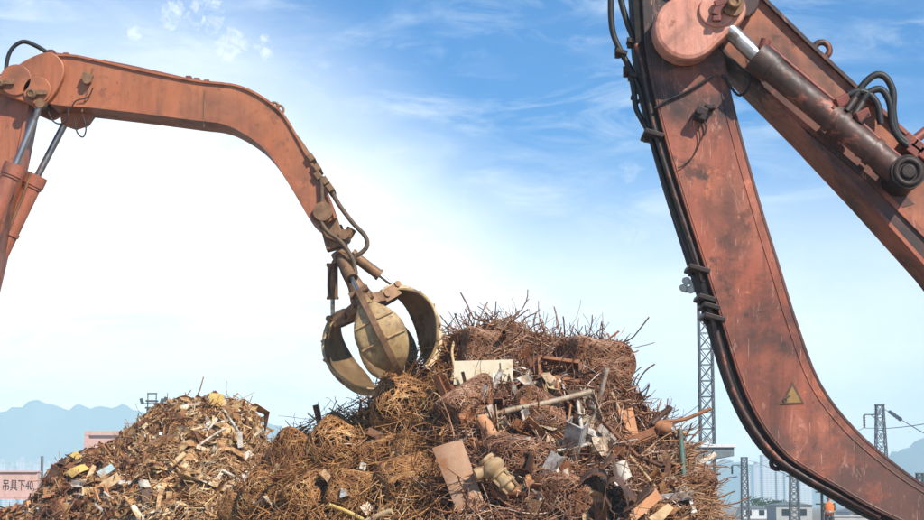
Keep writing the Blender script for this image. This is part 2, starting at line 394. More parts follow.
# ---- far left machine, 28 m away
Y1 = 28.0
root1 = empty('material_handler', (P(-150, 505, Y1)[0], Y1, 0), 'orange material handler with its long arm dropping an open grapple onto the heap', 'material handler')
pf = lambda pts, Y: [XZ(p[0], p[1], Y) for p in pts]
top = smooth([(62, 61), (80, 62), (100, 66), (150, 77), (200, 86.5), (224, 89), (242, 92), (262, 101), (283, 117), (297, 138), (309, 160), (323, 185), (331, 203), (337, 222)], 4)
bot = smooth([(55, 108), (82, 113.5), (120, 118), (150, 121.5), (200, 128), (224, 131), (242, 138), (262, 151), (277, 167), (292, 190), (306, 212), (314, 223), (322, 230)], 4)
bot = [np.array((p[0], p[1] - 3.2 * float(np.interp(p[0], [60, 90, 290, 315], [0, 1, 1, 0])))) for p in bot]
mb = MB(); mb.prism(pf(top + bot[::-1], Y1), Y1 - .36, Y1 + .36); stick = build('stick', mb, M['orange'], root1, .012)
mb = MB()   # cover plates along the top and bottom edges stand proud of the box section
for edge, dz in ((top, -.0), (bot, 0)):
    pts = [P(p[0], p[1], Y1) for p in edge]
    for a, b in zip(pts[:-1], pts[1:]): mb.bar(a, b, .80, .035, (0, 0, 1))
build('flange', mb, M['orange'], stick)
mb = MB()
for a, b in (((205, 90), (204, 127)), ((93, 68), (82, 112))): mb.bar(P(*a, Y1 - .366), P(*b, Y1 - .366), .02, .012, (0, 1, 0))
build('weld_seam', mb, M['brownsteel'], stick)
head = smooth([(2.5, 94), (10, 85.5), (30, 70), (50, 61), (62, 62), (71, 73), (69, 88), (57, 107), (46, 114), (34, 110), (7, 100)], 4, True)
for ya_ in (-.52, .38): mb = MB(); mb.prism(pf(head, Y1), Y1 + ya_, Y1 + ya_ + .14); build('head_plate', mb, M['orange'], stick, .02)
mb = MB()
for c, r in (((24, 88), 16), ((45, 98), 14)):
    mb.prism(circle(XZ(*c, Y1), r / 64.3), Y1 - .56, Y1 - .52)
build('boss', mb, M['orange'], stick, .012)
mb = MB()
for c, r in (((9, 93), 4.5), ((41, 103), 5)):
    x, z = XZ(*c, Y1); mb.cyl((x, Y1 - .68, z), (x, Y1 + .68, z), r / 64.3, 20); mb.box((x + .12, Y1 - .6, z + .03), (.22, .06, .07)); mb.ring((x, Y1 - .68, z), (0, 1, 0), .05, .02)
build('pin', mb, M['brownsteel'], stick, .006)
mb = MB(); mb.prism(pf([(74, 110), (92, 112), (85, 122), (72, 126), (60, 122), (58, 112)], Y1), Y1 + .1, Y1 + .34); build('lug', mb, M['orange'], stick, .01)
mb = MB(); x, z = XZ(93, 86, Y1); mb.bar((x - .08, Y1 - .45, z + .06), (x + .08, Y1 - .45, z), .05, .12); mb.cyl((x, Y1 - .36, z - .02), (x, Y1 - .5, z - .02), .06); build('bracket', mb, M['brownsteel'], stick)
# boom
boom = [(33, 108), (28, 135), (22, 165), (10, 215), (0, 262), (-30, 390), (-62, 470), (-105, 492), (-135, 470), (-140, 420), (-95, 300), (-45, 165), (-18, 112), (-2, 96), (14, 93)]
mb = MB(); mb.prism(pf(boom, Y1), Y1 - .3, Y1 + .3); bm = build('boom', mb, M['red_boom'], root1, .02)
mb = MB(); pts = [P(p[0], p[1], Y1) for p in boom[:6]]
for a, b in zip(pts[:-1], pts[1:]): mb.bar(a, b, .68, .04, (1, 0, 0))
build('flange', mb, M['red_boom'], bm)
def cylinder(root, pin_a, head_px, pin_b, Ya, Yh, Yb, rr, br, barrel_mat, band=()):
    a, h, b = P(*pin_a, Ya), P(*head_px, Yh), P(*pin_b, Yb); d = (b - h) / np.linalg.norm(b - h)
    mb = MB(); mb.cyl(h, b, br, 28); mb.cyl(h - d * .02, h + d * .16, br * 1.22, 28); mb.cyl(h + d * .16, h + d * .2, br * 1.12, 28)
    for q in band: mb.cyl(h + (b - h) * q, h + (b - h) * q + d * .06, br * 1.13, 28)
    c = build('cylinder', mb, barrel_mat, root, .008)
    mb = MB(); mb.cyl(a, h, rr, 24); build('rod', mb, M['chrome'], c)
    mb = MB(); q = np.array((0, 1., 0)); mb.cyl(a - q * br * .5, a + q * br * .5, rr * 1.5, 24); build('rod_eye', mb, M['brownsteel'], c)
    return c, h, b, d
c1, *_ = cylinder(root1, (41, 104), (15, 166), (-88, 410), Y1 - .52, Y1 - .52, Y1 - .52, 3.3 / 64.3, 9 / 64.3, M['barrel_red'], (.3,))
c2, h2, b2, d2 = cylinder(root1, (69, 116), (37, 177), (-85, 430), Y1 + .25, Y1 + .25, Y1 + .25, 3.6 / 64.3, 9 / 64.3, M['barrel_red'], (.22, .34))
mb = MB(); mb.tube(px_path([(31, 172, .1), (22, 198, .1), (4, 240, .1), (-20, 290, .1)], Y1), .025, 8); build('pipe', mb, M['brownsteel'], c2)
for pts, r, m in (([(-6, 90), (12, 97), (10, 90), (6, 72), (10, 52), (22, 42), (36, 46), (54, 57)], .035, 'rubber'), ([(52, 57), (42, 62), (30, 68), (20, 78)], .022, 'rubber'),
                  ([(-20, 74), (-8, 72), (4, 76), (14, 74), (24, 77)], .014, 'rubber'), ([(-12, 86), (-4, 84), (6, 92)], .014, 'rubber'),
                  ([(48, 112), (53, 121), (60, 124), (67, 120), (68, 108)], .012, 'rubber'), ([(74, 118), (77, 132), (83, 137), (86, 128), (82, 114)], .012, 'rubber'), ([(93, 88), (88, 97), (76, 101), (70, 110)], .01, 'rubber')):
    mb = MB(); mb.tube(px_path(pts, Y1 - .42 if pts[0][0] > 40 and pts[0][1] > 80 else Y1 - .1), r, 8); build('hose', mb, M[m], root1)
for k, yy in enumerate((-.22, -.1)):
    mb = MB(); mb.tube(px_path([(52, 55 - k), (74, 58 - k * .8), (120, 65), (160, 73.5), (208, 84.5)], Y1 + yy), .03, 8); build('pipe', mb, M['pipe_red'], stick)
for x, y in ((53, 57), (68, 60), (105, 67), (190, 83), (198, 85), (208, 87), (77, 63), (84, 65), (90, 65.5)):
    mb = MB(); mb.box(P(x, y - .5, Y1 - .16), (.09, .36, .14)); build('clamp', mb, M['pipe_red'], stick, .01)
for x, y in ((274, 109), (279, 112)): mb = MB(); mb.ring(P(x, y - 2, Y1 - .1), (0, 1, 0), .07, .022); build('lifting_eye', mb, M['brownsteel'], stick)
for k in range(3):
    mb = MB(); mb.tube(px_path([(283 - k, 118 + k), (297 + k * .5, 138), (310 + k, 160), (320 + k, 180 + k * 3), (326 + k * 2, 192)], Y1 - .3 + k * .22), .024, 8); build('pipe', mb, M['brownsteel'], stick)
for x, y in ((311, 160), (317, 170), (325, 183), (330, 190), (318, 178)): mb = MB(); mb.box(P(x + 1, y, Y1 - .2), (.12, .5, .1), Matrix.Rotation(R(55), 3, 'Y')); build('clamp', mb, M['brownsteel'], stick, .01)
# link, swivel and grapple
Oc = P(338.5, 252, Y1); tilt = R(27)
A = np.array((math.sin(tilt), -.10, -math.cos(tilt))); A /= np.linalg.norm(A)
U = np.array((math.cos(tilt), 0, math.sin(tilt))); U -= A * U.dot(A); U /= np.linalg.norm(U); V = np.cross(A, U); V = V if V[1] > 0 else -V
mb = MB(); mb.prism(pf([(313, 214), (334, 208), (340, 226), (346, 240), (338, 244), (327, 240)], Y1), Y1 - .25, Y1 + .25); mb.bar(P(332, 228, Y1), P(337.5, 249, Y1), .3, .34, (1, 0, 0)); lk = build('link', mb, M['brownsteel'], root1, .02)
mb = MB(); x, z = XZ(325, 216, Y1); mb.cyl((x, Y1 - .46, z), (x, Y1 + .46, z), .15, 24); x, z = XZ(345, 237, Y1); mb.cyl((x, Y1 - .3, z), (x, Y1 + .3, z), .08); mb.cyl((x + .05, Y1 - .2, z - .02), (x + .12, Y1 - .2, z + .1), .08); build('pin', mb, M['brownsteel'], lk, .01)
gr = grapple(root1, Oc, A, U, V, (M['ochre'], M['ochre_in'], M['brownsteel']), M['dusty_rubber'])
for pts, dy in (([(329, 186), (338, 203), (352, 222), (365, 236), (367, 246), (361, 253), (355, 256)], -.3), ([(321, 176), (322, 200), (320, 216), (326, 230), (341, 242), (352, 258), (356, 274)], -.42), ([(325, 190), (330, 212), (337, 232), (344, 250), (352, 268)], .3)):
    mb = MB(); mb.tube(px_path(pts, Y1 + dy), .036, 8); build('hose', mb, M['dusty_rubber'], root1)
carriage(root1, P(-150, 505, Y1)[0] - .9, Y1, 1)

# ---- near right machine, 17 m away
Y2 = 17.0; S2 = 106.0
root2 = empty('material_handler', (8.3, Y2, 0), 'dark greasy red material handler whose bent arm hangs from the top right, nearest the camera', 'material handler')
lef = smooth([(636, -130), (637, -40), (640, 20), (643, 60), (653, 110), (672, 180), (700, 268), (718, 326), (737, 386), (757, 427), (780, 456), (806, 474), (832, 489), (870, 511), (930, 537), (985, 551)], 4)
rig = smooth([(722, -130), (716, -40), (716, 20), (721, 75), (736, 140), (757, 215), (774, 270), (791, 325), (814, 385), (848, 430), (888, 465), (924, 490), (970, 512), (1000, 522)], 4)
mb = MB(); mb.prism(pf(lef + rig[::-1], Y2), Y2 - .27, Y2 + .27); stick2 = build('stick', mb, M['red'], root2, .01)
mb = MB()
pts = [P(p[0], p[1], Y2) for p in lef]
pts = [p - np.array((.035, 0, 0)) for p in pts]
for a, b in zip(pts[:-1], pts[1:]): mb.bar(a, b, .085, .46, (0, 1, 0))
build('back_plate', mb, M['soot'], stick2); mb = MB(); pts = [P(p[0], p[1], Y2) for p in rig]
for a, b in zip(pts[:-1], pts[1:]): mb.bar(a, b, .022, .552, (0, 1, 0))
build('flange', mb, M['grease_shade'], stick2)
mb = MB(); poly = hull(circle(XZ(680, 43, Y2), 33 / S2, 40) + circle(XZ(716, 24, Y2), 22 / S2, 32)); mb.prism(poly, Y2 - .58, Y2 - .28); build('head_plate', mb, M['disc'], stick2, .045); mb = MB(); mb.prism(poly, Y2 + .28, Y2 + .44); build('head_plate', mb, M['disc'], stick2, .03)
mb = MB(); mb.prism(circle(XZ(708, 27, Y2), 17.5 / S2, 32), Y2 - .615, Y2 - .58); build('boss', mb, M['disc'], stick2, .01)
mb = MB(); mb.prism(hull(circle(XZ(735, 12, Y2), 18 / S2) + circle(XZ(722, -20, Y2), 24 / S2)), Y2 - .40, Y2 - .29); build('lug', mb, M['red'], stick2, .02)
mb = MB(); x, z = XZ(723, 23, Y2); mb.cyl((x, Y2 - .75, z), (x, Y2 + .62, z), .06, 24); mb.cyl((x, Y2 - .66, z), (x, Y2 - .58, z), .11, 24); mb.ring((x, Y2 - .75, z), (0, 1, 0), .045, .02, 18)
pn = build('pin', mb, M['brownsteel'], stick2, .006)
mb = MB(); x, z = XZ(709, 28, Y2); mb.box((x, Y2 - .65, z), (.09, .06, .13), Matrix.Rotation(R(25), 3, 'Y')); mb.box((x + .04, Y2 - .66, z + .07), (.16, .05, .06), Matrix.Rotation(R(-15), 3, 'Y')); mb.box((x - .02, Y2 - .66, z - .09), (.08, .05, .05)); build('pin_keeper', mb, M['pipe_red'], stick2, .008)
mb = MB(); c = XZ(674, -12, Y2); mb.prism(circle(c, 20 / S2, 32), Y2 - .32, Y2 - .272); mb.prism(circle(c, 11 / S2, 24), Y2 - .36, Y2 - .32); build('boss', mb, M['red'], stick2, .008)
def weld(parent, pts, Y, mat):
    q = []
    for a, b in zip(pts[:-1], pts[1:]):
        k = max(1, int(np.linalg.norm(np.array(b) - np.array(a)) * 1.2)); q += [P(a[0] + (b[0] - a[0]) * i / k, a[1] + (b[1] - a[1]) * i / k, Y) for i in range(k)]
    mb = MB(); mb.tube(q, [.006 + .003 * (i % 2) for i in range(len(q))], 6, smooth=True); build('weld_seam', mb, mat, parent)
def inset(edge, d): return [(p[0] + d, p[1] - abs(d) * .45) for p in edge]
weld(stick2, [(p[0], p[1]) for p in inset(lef, 7)][12:56], Y2 - .270, M['red']); weld(stick2, [(p[0] - 3, p[1] + 1) for p in rig][12:48], Y2 - .270, M['red'])
# sensor bracket with its loose wire
mb = MB(); x, z = XZ(696, 122, Y2); mb.box((x, Y2 - .34, z), (.11, .14, .12), Matrix.Rotation(R(20), 3, 'Y')); mb.box((x + .09, Y2 - .33, z + .07), (.1, .1, .05)); mb.cyl((x - .02, Y2 - .3, z + .02), (x - .02, Y2 - .44, z + .02), .035); build('bracket', mb, M['dark'], stick2, .01)
for pts, r in (([(698, 126), (700, 140), (694, 155), (684, 165), (678, 168)], .006), ([(703, 118), (706, 128), (704, 136)], .008), ([(712, 76), (690, 90), (668, 100), (655, 108)], .012), ([(722, 75), (738, 95), (748, 88), (748, 75), (735, 62), (726, 58)], .014)):
    mb = MB(); mb.tube(px_path(pts, Y2 - .30), r, 6); build('wire', mb, M['rubber'], stick2)
# lifting ring near the bend, warning sticker
mb = MB(); c = P(780, 464, Y2); mb.ring(P(777, 463, Y2 - .1), (0, 1, 0), .055, .022); mb.ring(P(784, 463.5, Y2 - .1), (0, 1, 0), .05, .024); build('lifting_eye', mb, M['dark'], stick2)
def tri(cx, cy, s, Y, dy0, dy1, mb):
    pts = [(cx, cy - s * .62), (cx + s * .56, cy + s * .42), (cx - s * .56, cy + s * .45)]
    mb.prism([XZ(p[0], p[1], Y) for p in pts], Y + dy0, Y + dy1)
mb = MB(); tri(787, 396.5, 21, Y2, -.278, -.272, mb); mb.mi = 1; tri(787, 397.5, 15.5, Y2, -.281, -.2785, mb); mb.mi = 0
mb.bar(P(784.5, 399.5, Y2 - .2835), P(790, 395.5, Y2 - .2835), .018, .003, (0, 1, 0)); mb.bar(P(783.5, 401, Y2 - .2835), P(787, 400, Y2 - .2835), .028, .003, (0, 1, 0))
build('warning_sticker', mb, [M['black'], M['yellow']], stick2)
# boom
up = [(690, -70), (718, -36), (748, -4), (800, 47), (860, 103), (924, 162), (1000, 236), (1090, 330), (1160, 430), (1190, 470)]
lo = [(690, 10), (722, 62), (757, 97), (800, 140), (860, 204), (924, 275), (1000, 372), (1060, 460), (1100, 510), (1165, 520)]
mb = MB(); mb.prism(pf(up + lo[::-1], Y2), Y2 - .24, Y2 + .24); boom2 = build('boom', mb, M['red_boom'], root2, .012)
mb = MB()
for edge in (up[:-1], lo[:-1]):
    pts = [P(p[0], p[1], Y2) for p in edge]
    for a, b in zip(pts[:-1], pts[1:]): mb.bar(a, b, .035, .60, (0, 1, 0))
build('flange', mb, M['red'], boom2)
mb = MB()   # web stiffener under the cylinder; the shadow below is painted as a dark plate
ptsw = [P(p[0], p[1], Y2 - .262) for p in ((742, 72), (800, 122), (872, 182), (940, 250))]
for a, b in zip(ptsw[:-1], ptsw[1:]): mb.bar(a, b, .05, .03, (0, 1, 0))
build('stiffener', mb, M['red'], boom2)
mb = MB(); mb.prism([XZ(*p, Y2) for p in ((735, 70), (800, 126), (872, 188), (930, 248), (924, 272), (860, 200), (800, 136), (757, 93), (732, 72))], Y2 - .249, Y2 - .24); mb.prism([XZ(*p, Y2) for p in ((742, 66), (800, 114), (872, 174), (908, 208), (880, 216), (800, 134), (748, 84))], Y2 - .246, Y2 - .24); build('web_shadow_plate', mb, M['grease_shade'], boom2)  # dark sheet standing in for the shadow the cylinder throws on the boom
mb = MB(); x, z = XZ(822, 56, Y2); mb.ring((x, Y2, z + .06), (0, 1, 0), .075, .032, 20, 8); mb.prism([XZ(*p, Y2) for p in ((808, 55), (817, 60), (827, 62), (830, 78))], Y2 - .03, Y2 + .03); build('lifting_eye', mb, M['red'], boom2)
mb = MB(); x, z = XZ(785, 31, Y2); mb.box((x, Y2, z), (.12, .1, .06), Matrix.Rotation(R(42), 3, 'Y')); build('bracket', mb, M['dark'], boom2)
c3, h3, b3, d3 = cylinder(root2, (723, 24), (757, 57), (903, 176), Y2 - .5, Y2 - .5, Y2 - .5, 8.5 / S2, 13.5 / S2, M['barrel'], (.50, .56, .78))
mb = MB(); q = P(904, 175, Y2 - .5); ya = np.array((0, 1., 0)); mb.cyl(q - ya * .17, q + ya * .24, .16, 28); mb.ring(q - ya * .17, ya, .115, .03, 24); mb.ring(q - ya * .175, ya, .05, .025, 18); mb.cyl(q - ya * .2, q - ya * .1, .045); build('end_eye', mb, M['dark'], c3, .01)
mb = MB(); mb.tube(px_path([(762, 42), (768, 46), (790, 64), (820, 89), (848, 112)], Y2 - .52), .022, 8); mb.tube(px_path([(862, 124), (880, 140), (903, 160)], Y2 - .52), .022, 8); build('pipe', mb, M['pipe_red'], c3)
mb = MB(); mb.cyl(P(766, 40, Y2 - .55), P(763, 50, Y2 - .55), .05); build('fitting', mb, M['pipe_red'], c3, .008)
for a, b in (((836, 104), (848, 98)), ((856, 118), (868, 112)), ((832, 112), (838, 103))): mb = MB(); mb.bar(P(*a, Y2 - .6), P(*b, Y2 - .5), .05, .09); build('fitting', mb, M['pipe_red'], c3, .008)
for a, b in (((846, 112), (855, 99)), ((853, 118), (862, 103)), ((858, 124), (866, 114))): mb = MB(); mb.cyl(P(*a, Y2 - .56), P(*b, Y2 - .5), .04, 14); build('fitting', mb, M['dark'], boom2, .006)
for pts in ([(853, 100), (864, 84), (876, 75), (886, 78), (893, 92), (893, 112), (897, 132), (906, 142)], [(861, 103), (870, 92), (882, 90), (890, 104), (892, 124), (899, 138), (908, 146)], [(848, 95), (858, 91), (870, 95), (878, 106), (881, 124)]):
    mb = MB(); mb.tube(px_path(pts, Y2 - .46), .034, 10); build('hose', mb, M['rubber'], boom2)
for x, y in ((909, 142), (917, 148), (922, 156), (912, 152)): mb = MB(); mb.box(P(x, y, Y2 - .38), (.13, .2, .1), Matrix.Rotation(R(40), 3, 'Y')); build('fitting', mb, M['pipe_red'], boom2, .01)
mb = MB(); mb.cyl(P(905, 147, Y2 - .45), P(930, 128, Y2 - .3), .045); build('fitting', mb, M['pipe_red'], boom2, .01)
# hoses and pipes down the back of the stick
for pts, r, m in (([(616, -40), (611, -5), (612, 28), (619, 48), (630, 68), (640, 90), (646, 112), (650, 128)], .03, 'rubber'),
                  ([(618, -40), (620, -5), (627, 22), (634, 40), (637, 52)], .03, 'rubber'),
                  ([(622, 52), (630, 72), (634, 92), (636, 108), (643, 122), (650, 136), (664, 180), (682, 232), (697, 270)], .028, 'rubber'),
                  ([(697, 270), (708, 300), (718, 334), (728, 372), (745, 412), (762, 440)], .028, 'rubber'),
                  ([(714, 320), (724, 362), (738, 404), (755, 434), (779, 460), (808, 481), (842, 500), (890, 525)], .034, 'rubber'),
                  ([(632, 100), (633, 96), (638, 92), (641, 98), (637, 103)], .018, 'rubber')):
    mb = MB(); mb.tube(px_path(pts, Y2 - .12), r, 9); build('hose', mb, M[m], stick2)
for dx, dy, m in ((0, -.22, 'barrel'), (4, .0, 'dark'), (6, .18, 'dark')):
    mb = MB(); mb.tube(px_path([(636, 44), (642, 64), (648, 96), (656, 134), (672, 186), (690, 240), (703, 282)], Y2 + dy), .022, 8); mb.tube(px_path([(706, 296), (714, 322), (731, 384), (752, 426), (777, 457), (804, 476), (835, 493), (880, 517)], Y2 + dy), .024, 8); build('pipe', mb, M[m], stick2)
for x, y, w in ((634, 43, .2), (621, 53, .16), (633, 76, .12), (652, 137, .26), (697, 271, .28), (705, 300, .24), (709, 308, .22), (712, 319, .28), (645, 66, .16), (628, 72, .1)):
    mb = MB(); mb.box(P(x, y, Y2 - .12), (w * .72, .42 if w > .2 else .14, .045), Matrix.Rotation(R(16), 3, 'Y')); mb.cyl(P(x, y, Y2 - .1) + np.array((-w * .2, 0, -.05)), P(x, y, Y2 - .1) + np.array((-w * .2, 0, .05)), .03, 10); build('clamp', mb, M['dark'], stick2, .008)
carriage(root2, 8.5, Y2, -1)

# ------------------------------------------------------------------ scrap heaps
YC1, YC2 = 28.9, 37.5
R1 = [(150, 540), (215, 520), (240, 500), (262, 474), (285, 447), (310, 440), (338, 434), (352, 424), (372, 412), (392, 396), (410, 385), (428, 372), (446, 348), (462, 338), (480, 332), (505, 328), (530, 336), (552, 342), (580, 347), (606, 349), (617, 356), (630, 402), (650, 420), (672, 440), (690, 460), (704, 484), (714, 512), (724, 560), (740, 620)]
R2 = [(-120, 545), (-60, 530), (-20, 518), (12, 516), (30, 510), (42, 496), (56, 473), (76, 459), (96, 455), (116, 449), (134, 436), (148, 425), (162, 414), (176, 406), (206, 403), (232, 404), (246, 412), (252, 420), (258, 448), (286, 458), (320, 462), (400, 470), (520, 520)]
def ridge(pl, Y):
    a = np.array([XZ(p[0], p[1], Y) for p in pl]); return a[:, 0], a[:, 1]
RX1, RZ1 = ridge(R1, YC1); RX2, RZ2 = ridge(R2, YC2)
def lump(x, y):
    return .09 * np.sin(2.3 * x + 1.3 * np.sin(1.7 * y)) * np.cos(2.1 * y + .9 * np.sin(1.3 * x)) + .06 * np.sin(5.1 * x + 2.0 * np.sin(3.3 * y + 1)) * np.sin(4.3 * y + .5) + .03 * np.sin(9.7 * x + 3 * np.sin(4 * y)) * np.cos(8.9 * y)
def H1(x, y):
    t = y - YC1; x = x + (x - .2) * .040 * np.clip(-t, 0, 5); f = np.where(t < 0, .95, 1.2); return np.maximum(np.interp(x, RX1, RZ1) - .02 - f * (np.sqrt(t * t + .36) - .6) + lump(x, y) * np.clip(abs(t) * 1.5, .25, 1), 0.0)
def H2(x, y):
    t = y - YC2; x = x + (x + 3.) * .027 * np.clip(-t, 0, 8); f = np.where(t < 0, .62, 1.0); return np.maximum(np.interp(x, RX2, RZ2) - .02 - f * (np.sqrt(t * t + .5) - .7) + 1.2 * lump(x + 3, y) * np.clip(abs(t) * 1.2, .25, 1), 0.0)
def surf(px, py, H, Y0):
    d = ray(px, py); d = d / d[1]; ys = np.linspace(Y0, Y0 + 9, 400)
    x = d[0] * ys; z = CAMZ + d[2] * ys; hit = np.nonzero(H(x, ys) >= z)[0]
    if len(hit) == 0: return None
    i = hit[0]; return np.array((x[i], ys[i], z[i]))
s1 = lambda px, py: surf(px, py, H1, 22.0)
s2 = lambda px, py: surf(px, py, H2, 30.0)
def s1b(px, py):
    q = s1(px, py); return q if q is not None else P(px, py, YC1 - .2)
def s2b(px, py):
    q = s2(px, py); return q if q is not None else P(px, py, YC2 - .2)
def mound(name, H, x0, x1, y0, y1, step, mat, label):
    xs = np.arange(x0, x1, step); ys = np.arange(y0, y1, step); X, Yg = np.meshgrid(xs, ys); Z = H(X, Yg) - .05
    Z = Z + np.where(H(X, Yg) > .05, rng.normal(0, .035, Z.shape), 0)
    V = np.stack([X, Yg, Z], -1).reshape(-1, 3); n, m = len(ys), len(xs); i, j = np.meshgrid(np.arange(n - 1), np.arange(m - 1), indexing='ij'); k = (i * m + j).ravel()
    o = quads(name, V, np.stack([k, k + 1, k + m + 1, k + m], 1), mat); return tag(o, label, 'scrap heap', kind='stuff')
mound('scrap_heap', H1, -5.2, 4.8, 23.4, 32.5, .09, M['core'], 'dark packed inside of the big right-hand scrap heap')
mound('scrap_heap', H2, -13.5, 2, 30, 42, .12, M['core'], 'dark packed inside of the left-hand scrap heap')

def wires(P0, D, L, Rr, K, curl, n=4, box=None):
    """N random bent wires -> vertices and quads. P0, D: N x 3; L, Rr, curl: N"""
    N = len(P0); pts = np.zeros((N, K, 3)); p = P0.copy(); d = D / np.linalg.norm(D, axis=1, keepdims=True)
    ax = rng.normal(size=(N, 3)); ax /= np.linalg.norm(ax, axis=1, keepdims=True)
    for k in range(K):
        if box is not None:
            q = np.abs(p / box); m = (q ** 6).sum(1) ** (1 / 6); p = np.where((m > 1)[:, None], p / m[:, None], p)
        pts[:, k] = p
        ang = (curl / K)[:, None]; d = d + np.cross(ax, d) * ang + rng.normal(size=(N, 3)) * (.16 * ang + .05); d /= np.linalg.norm(d, axis=1, keepdims=True)
        p = p + d * (L / (K - 1))[:, None]
    T = np.gradient(pts, axis=1); T /= np.linalg.norm(T, axis=2, keepdims=True) + 1e-9
    ref = np.where(np.abs(T[..., 2:3]) < .85, np.array((0, 0, 1.)), np.array((0, 1., 0)))
    u = np.cross(T, ref); u /= np.linalg.norm(u, axis=2, keepdims=True) + 1e-9; w = np.cross(T, u)
    a = np.arange(n) * 2 * math.pi / n
    ring = pts[:, :, None] + Rr[:, None, None, None] * (u[:, :, None] * np.cos(a)[:, None] + w[:, :, None] * np.sin(a)[:, None])
    V = ring.reshape(-1, 3); base = (np.arange(N) * K * n)[:, None, None] + (np.arange(K - 1) * n)[None, :, None]; j = np.arange(n)[None, None]; j2 = (j + 1) % n
    Q = np.stack([base + j, base + j2, base + n + j2, base + n + j], -1).reshape(-1, 4)
    return V, Q
def normal(H, x, y, e=.12):
    n = np.stack([-(H(x + e, y) - H(x - e, y)) / (2 * e), -(H(x, y + e) - H(x, y - e)) / (2 * e), np.ones_like(x)], -1); return n / np.linalg.norm(n, axis=1, keepdims=True)
void = lambda x, y: (np.sin(3.1 * x + 1.7 * np.sin(2.6 * y)) * np.cos(3.7 * y + 1.2 * np.sin(2.2 * x + 1)) > -.62) | (rng.random(x.shape) < .25)
def tangle(name, H, N, xr, yr, Lr, Rr, lift, out, mat, label, keep, clump=40, K=9, curl=1.4, cat='scrap', lean=(0, 0, 0)):
    cx = rng.uniform(*xr, clump); cy = rng.uniform(*yr, clump); cd = rng.normal(size=(clump, 3)); ci = rng.integers(0, clump, N * 3)
    x = np.where(rng.random(N * 3) < .5, rng.uniform(*xr, N * 3), cx[ci] + rng.normal(0, .28, N * 3)); y = np.where(rng.random(N * 3) < .5, rng.uniform(*yr, N * 3), cy[ci] + rng.normal(0, .28, N * 3))
    ok = keep(x, y) & (H(x, y) > .9); x, y, ci = x[ok][:N], y[ok][:N], ci[ok][:N]; n = len(x)
    nm = normal(H, x, y); p = np.stack([x, y, H(x, y)], -1) + nm * rng.uniform(lift[0], lift[1], n)[:, None]
    d = cd[ci] * .8 + rng.normal(size=(n, 3)) + np.array(lean); d -= nm * (d * nm).sum(1, keepdims=True) * (1 - out)
    d /= np.linalg.norm(d, axis=1, keepdims=True); L = rng.uniform(*Lr, n); p = p - d * (L * .45)[:, None]
    V, Q = wires(p, d, L, Rr[0] + (Rr[1] * 1.35 - Rr[0]) * rng.random(n) ** 2.2, K, rng.uniform(0, curl, n) * (rng.random(n) < .75))
    return tag(quads(name, V, Q, mat, smooth=True), label, cat, kind='stuff')
pxx = lambda px, Y: P(px, 400, Y)[0]
all_ = lambda x, y: np.ones_like(x, bool)
tangle('rebar_tangle', H1, 9500, (pxx(430, 28), pxx(728, 28)), (24.3, 29.2), (.25, 1.0), (.0035, .0095), (-.07, .09), .08, M['wire'], 'dense tangle of thin rusty rebar covering the big right-hand heap', void, 90, K=10, curl=2.4)
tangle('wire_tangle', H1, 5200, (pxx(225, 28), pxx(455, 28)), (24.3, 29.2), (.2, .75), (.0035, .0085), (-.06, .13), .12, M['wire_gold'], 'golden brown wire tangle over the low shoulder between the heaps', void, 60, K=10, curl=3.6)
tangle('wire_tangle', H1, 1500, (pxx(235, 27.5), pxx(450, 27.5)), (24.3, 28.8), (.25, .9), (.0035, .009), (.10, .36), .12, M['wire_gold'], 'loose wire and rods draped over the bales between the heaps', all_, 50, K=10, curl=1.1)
# rods that fringe the right edge and the crest
tangle('rebar_fringe', H1, 420, (pxx(650, 28), pxx(722, 28)), (25, 28.9), (.4, .95), (.005, .010), (0, .16), 1.0, M['fringe'], 'fringe of tan rods sticking out of the right edge of the heap', all_, 12, curl=.35, lean=(2.4, -.4, .1))
tangle('rebar_crest', H1, 120, (pxx(450, 28.9), pxx(612, 28.9)), (28.4, 29.1), (.25, .8), (.004, .007), (-.05, .1), .5, M['wire'], 'bristle of rods along the top of the big heap', all_, 14, curl=3.2)

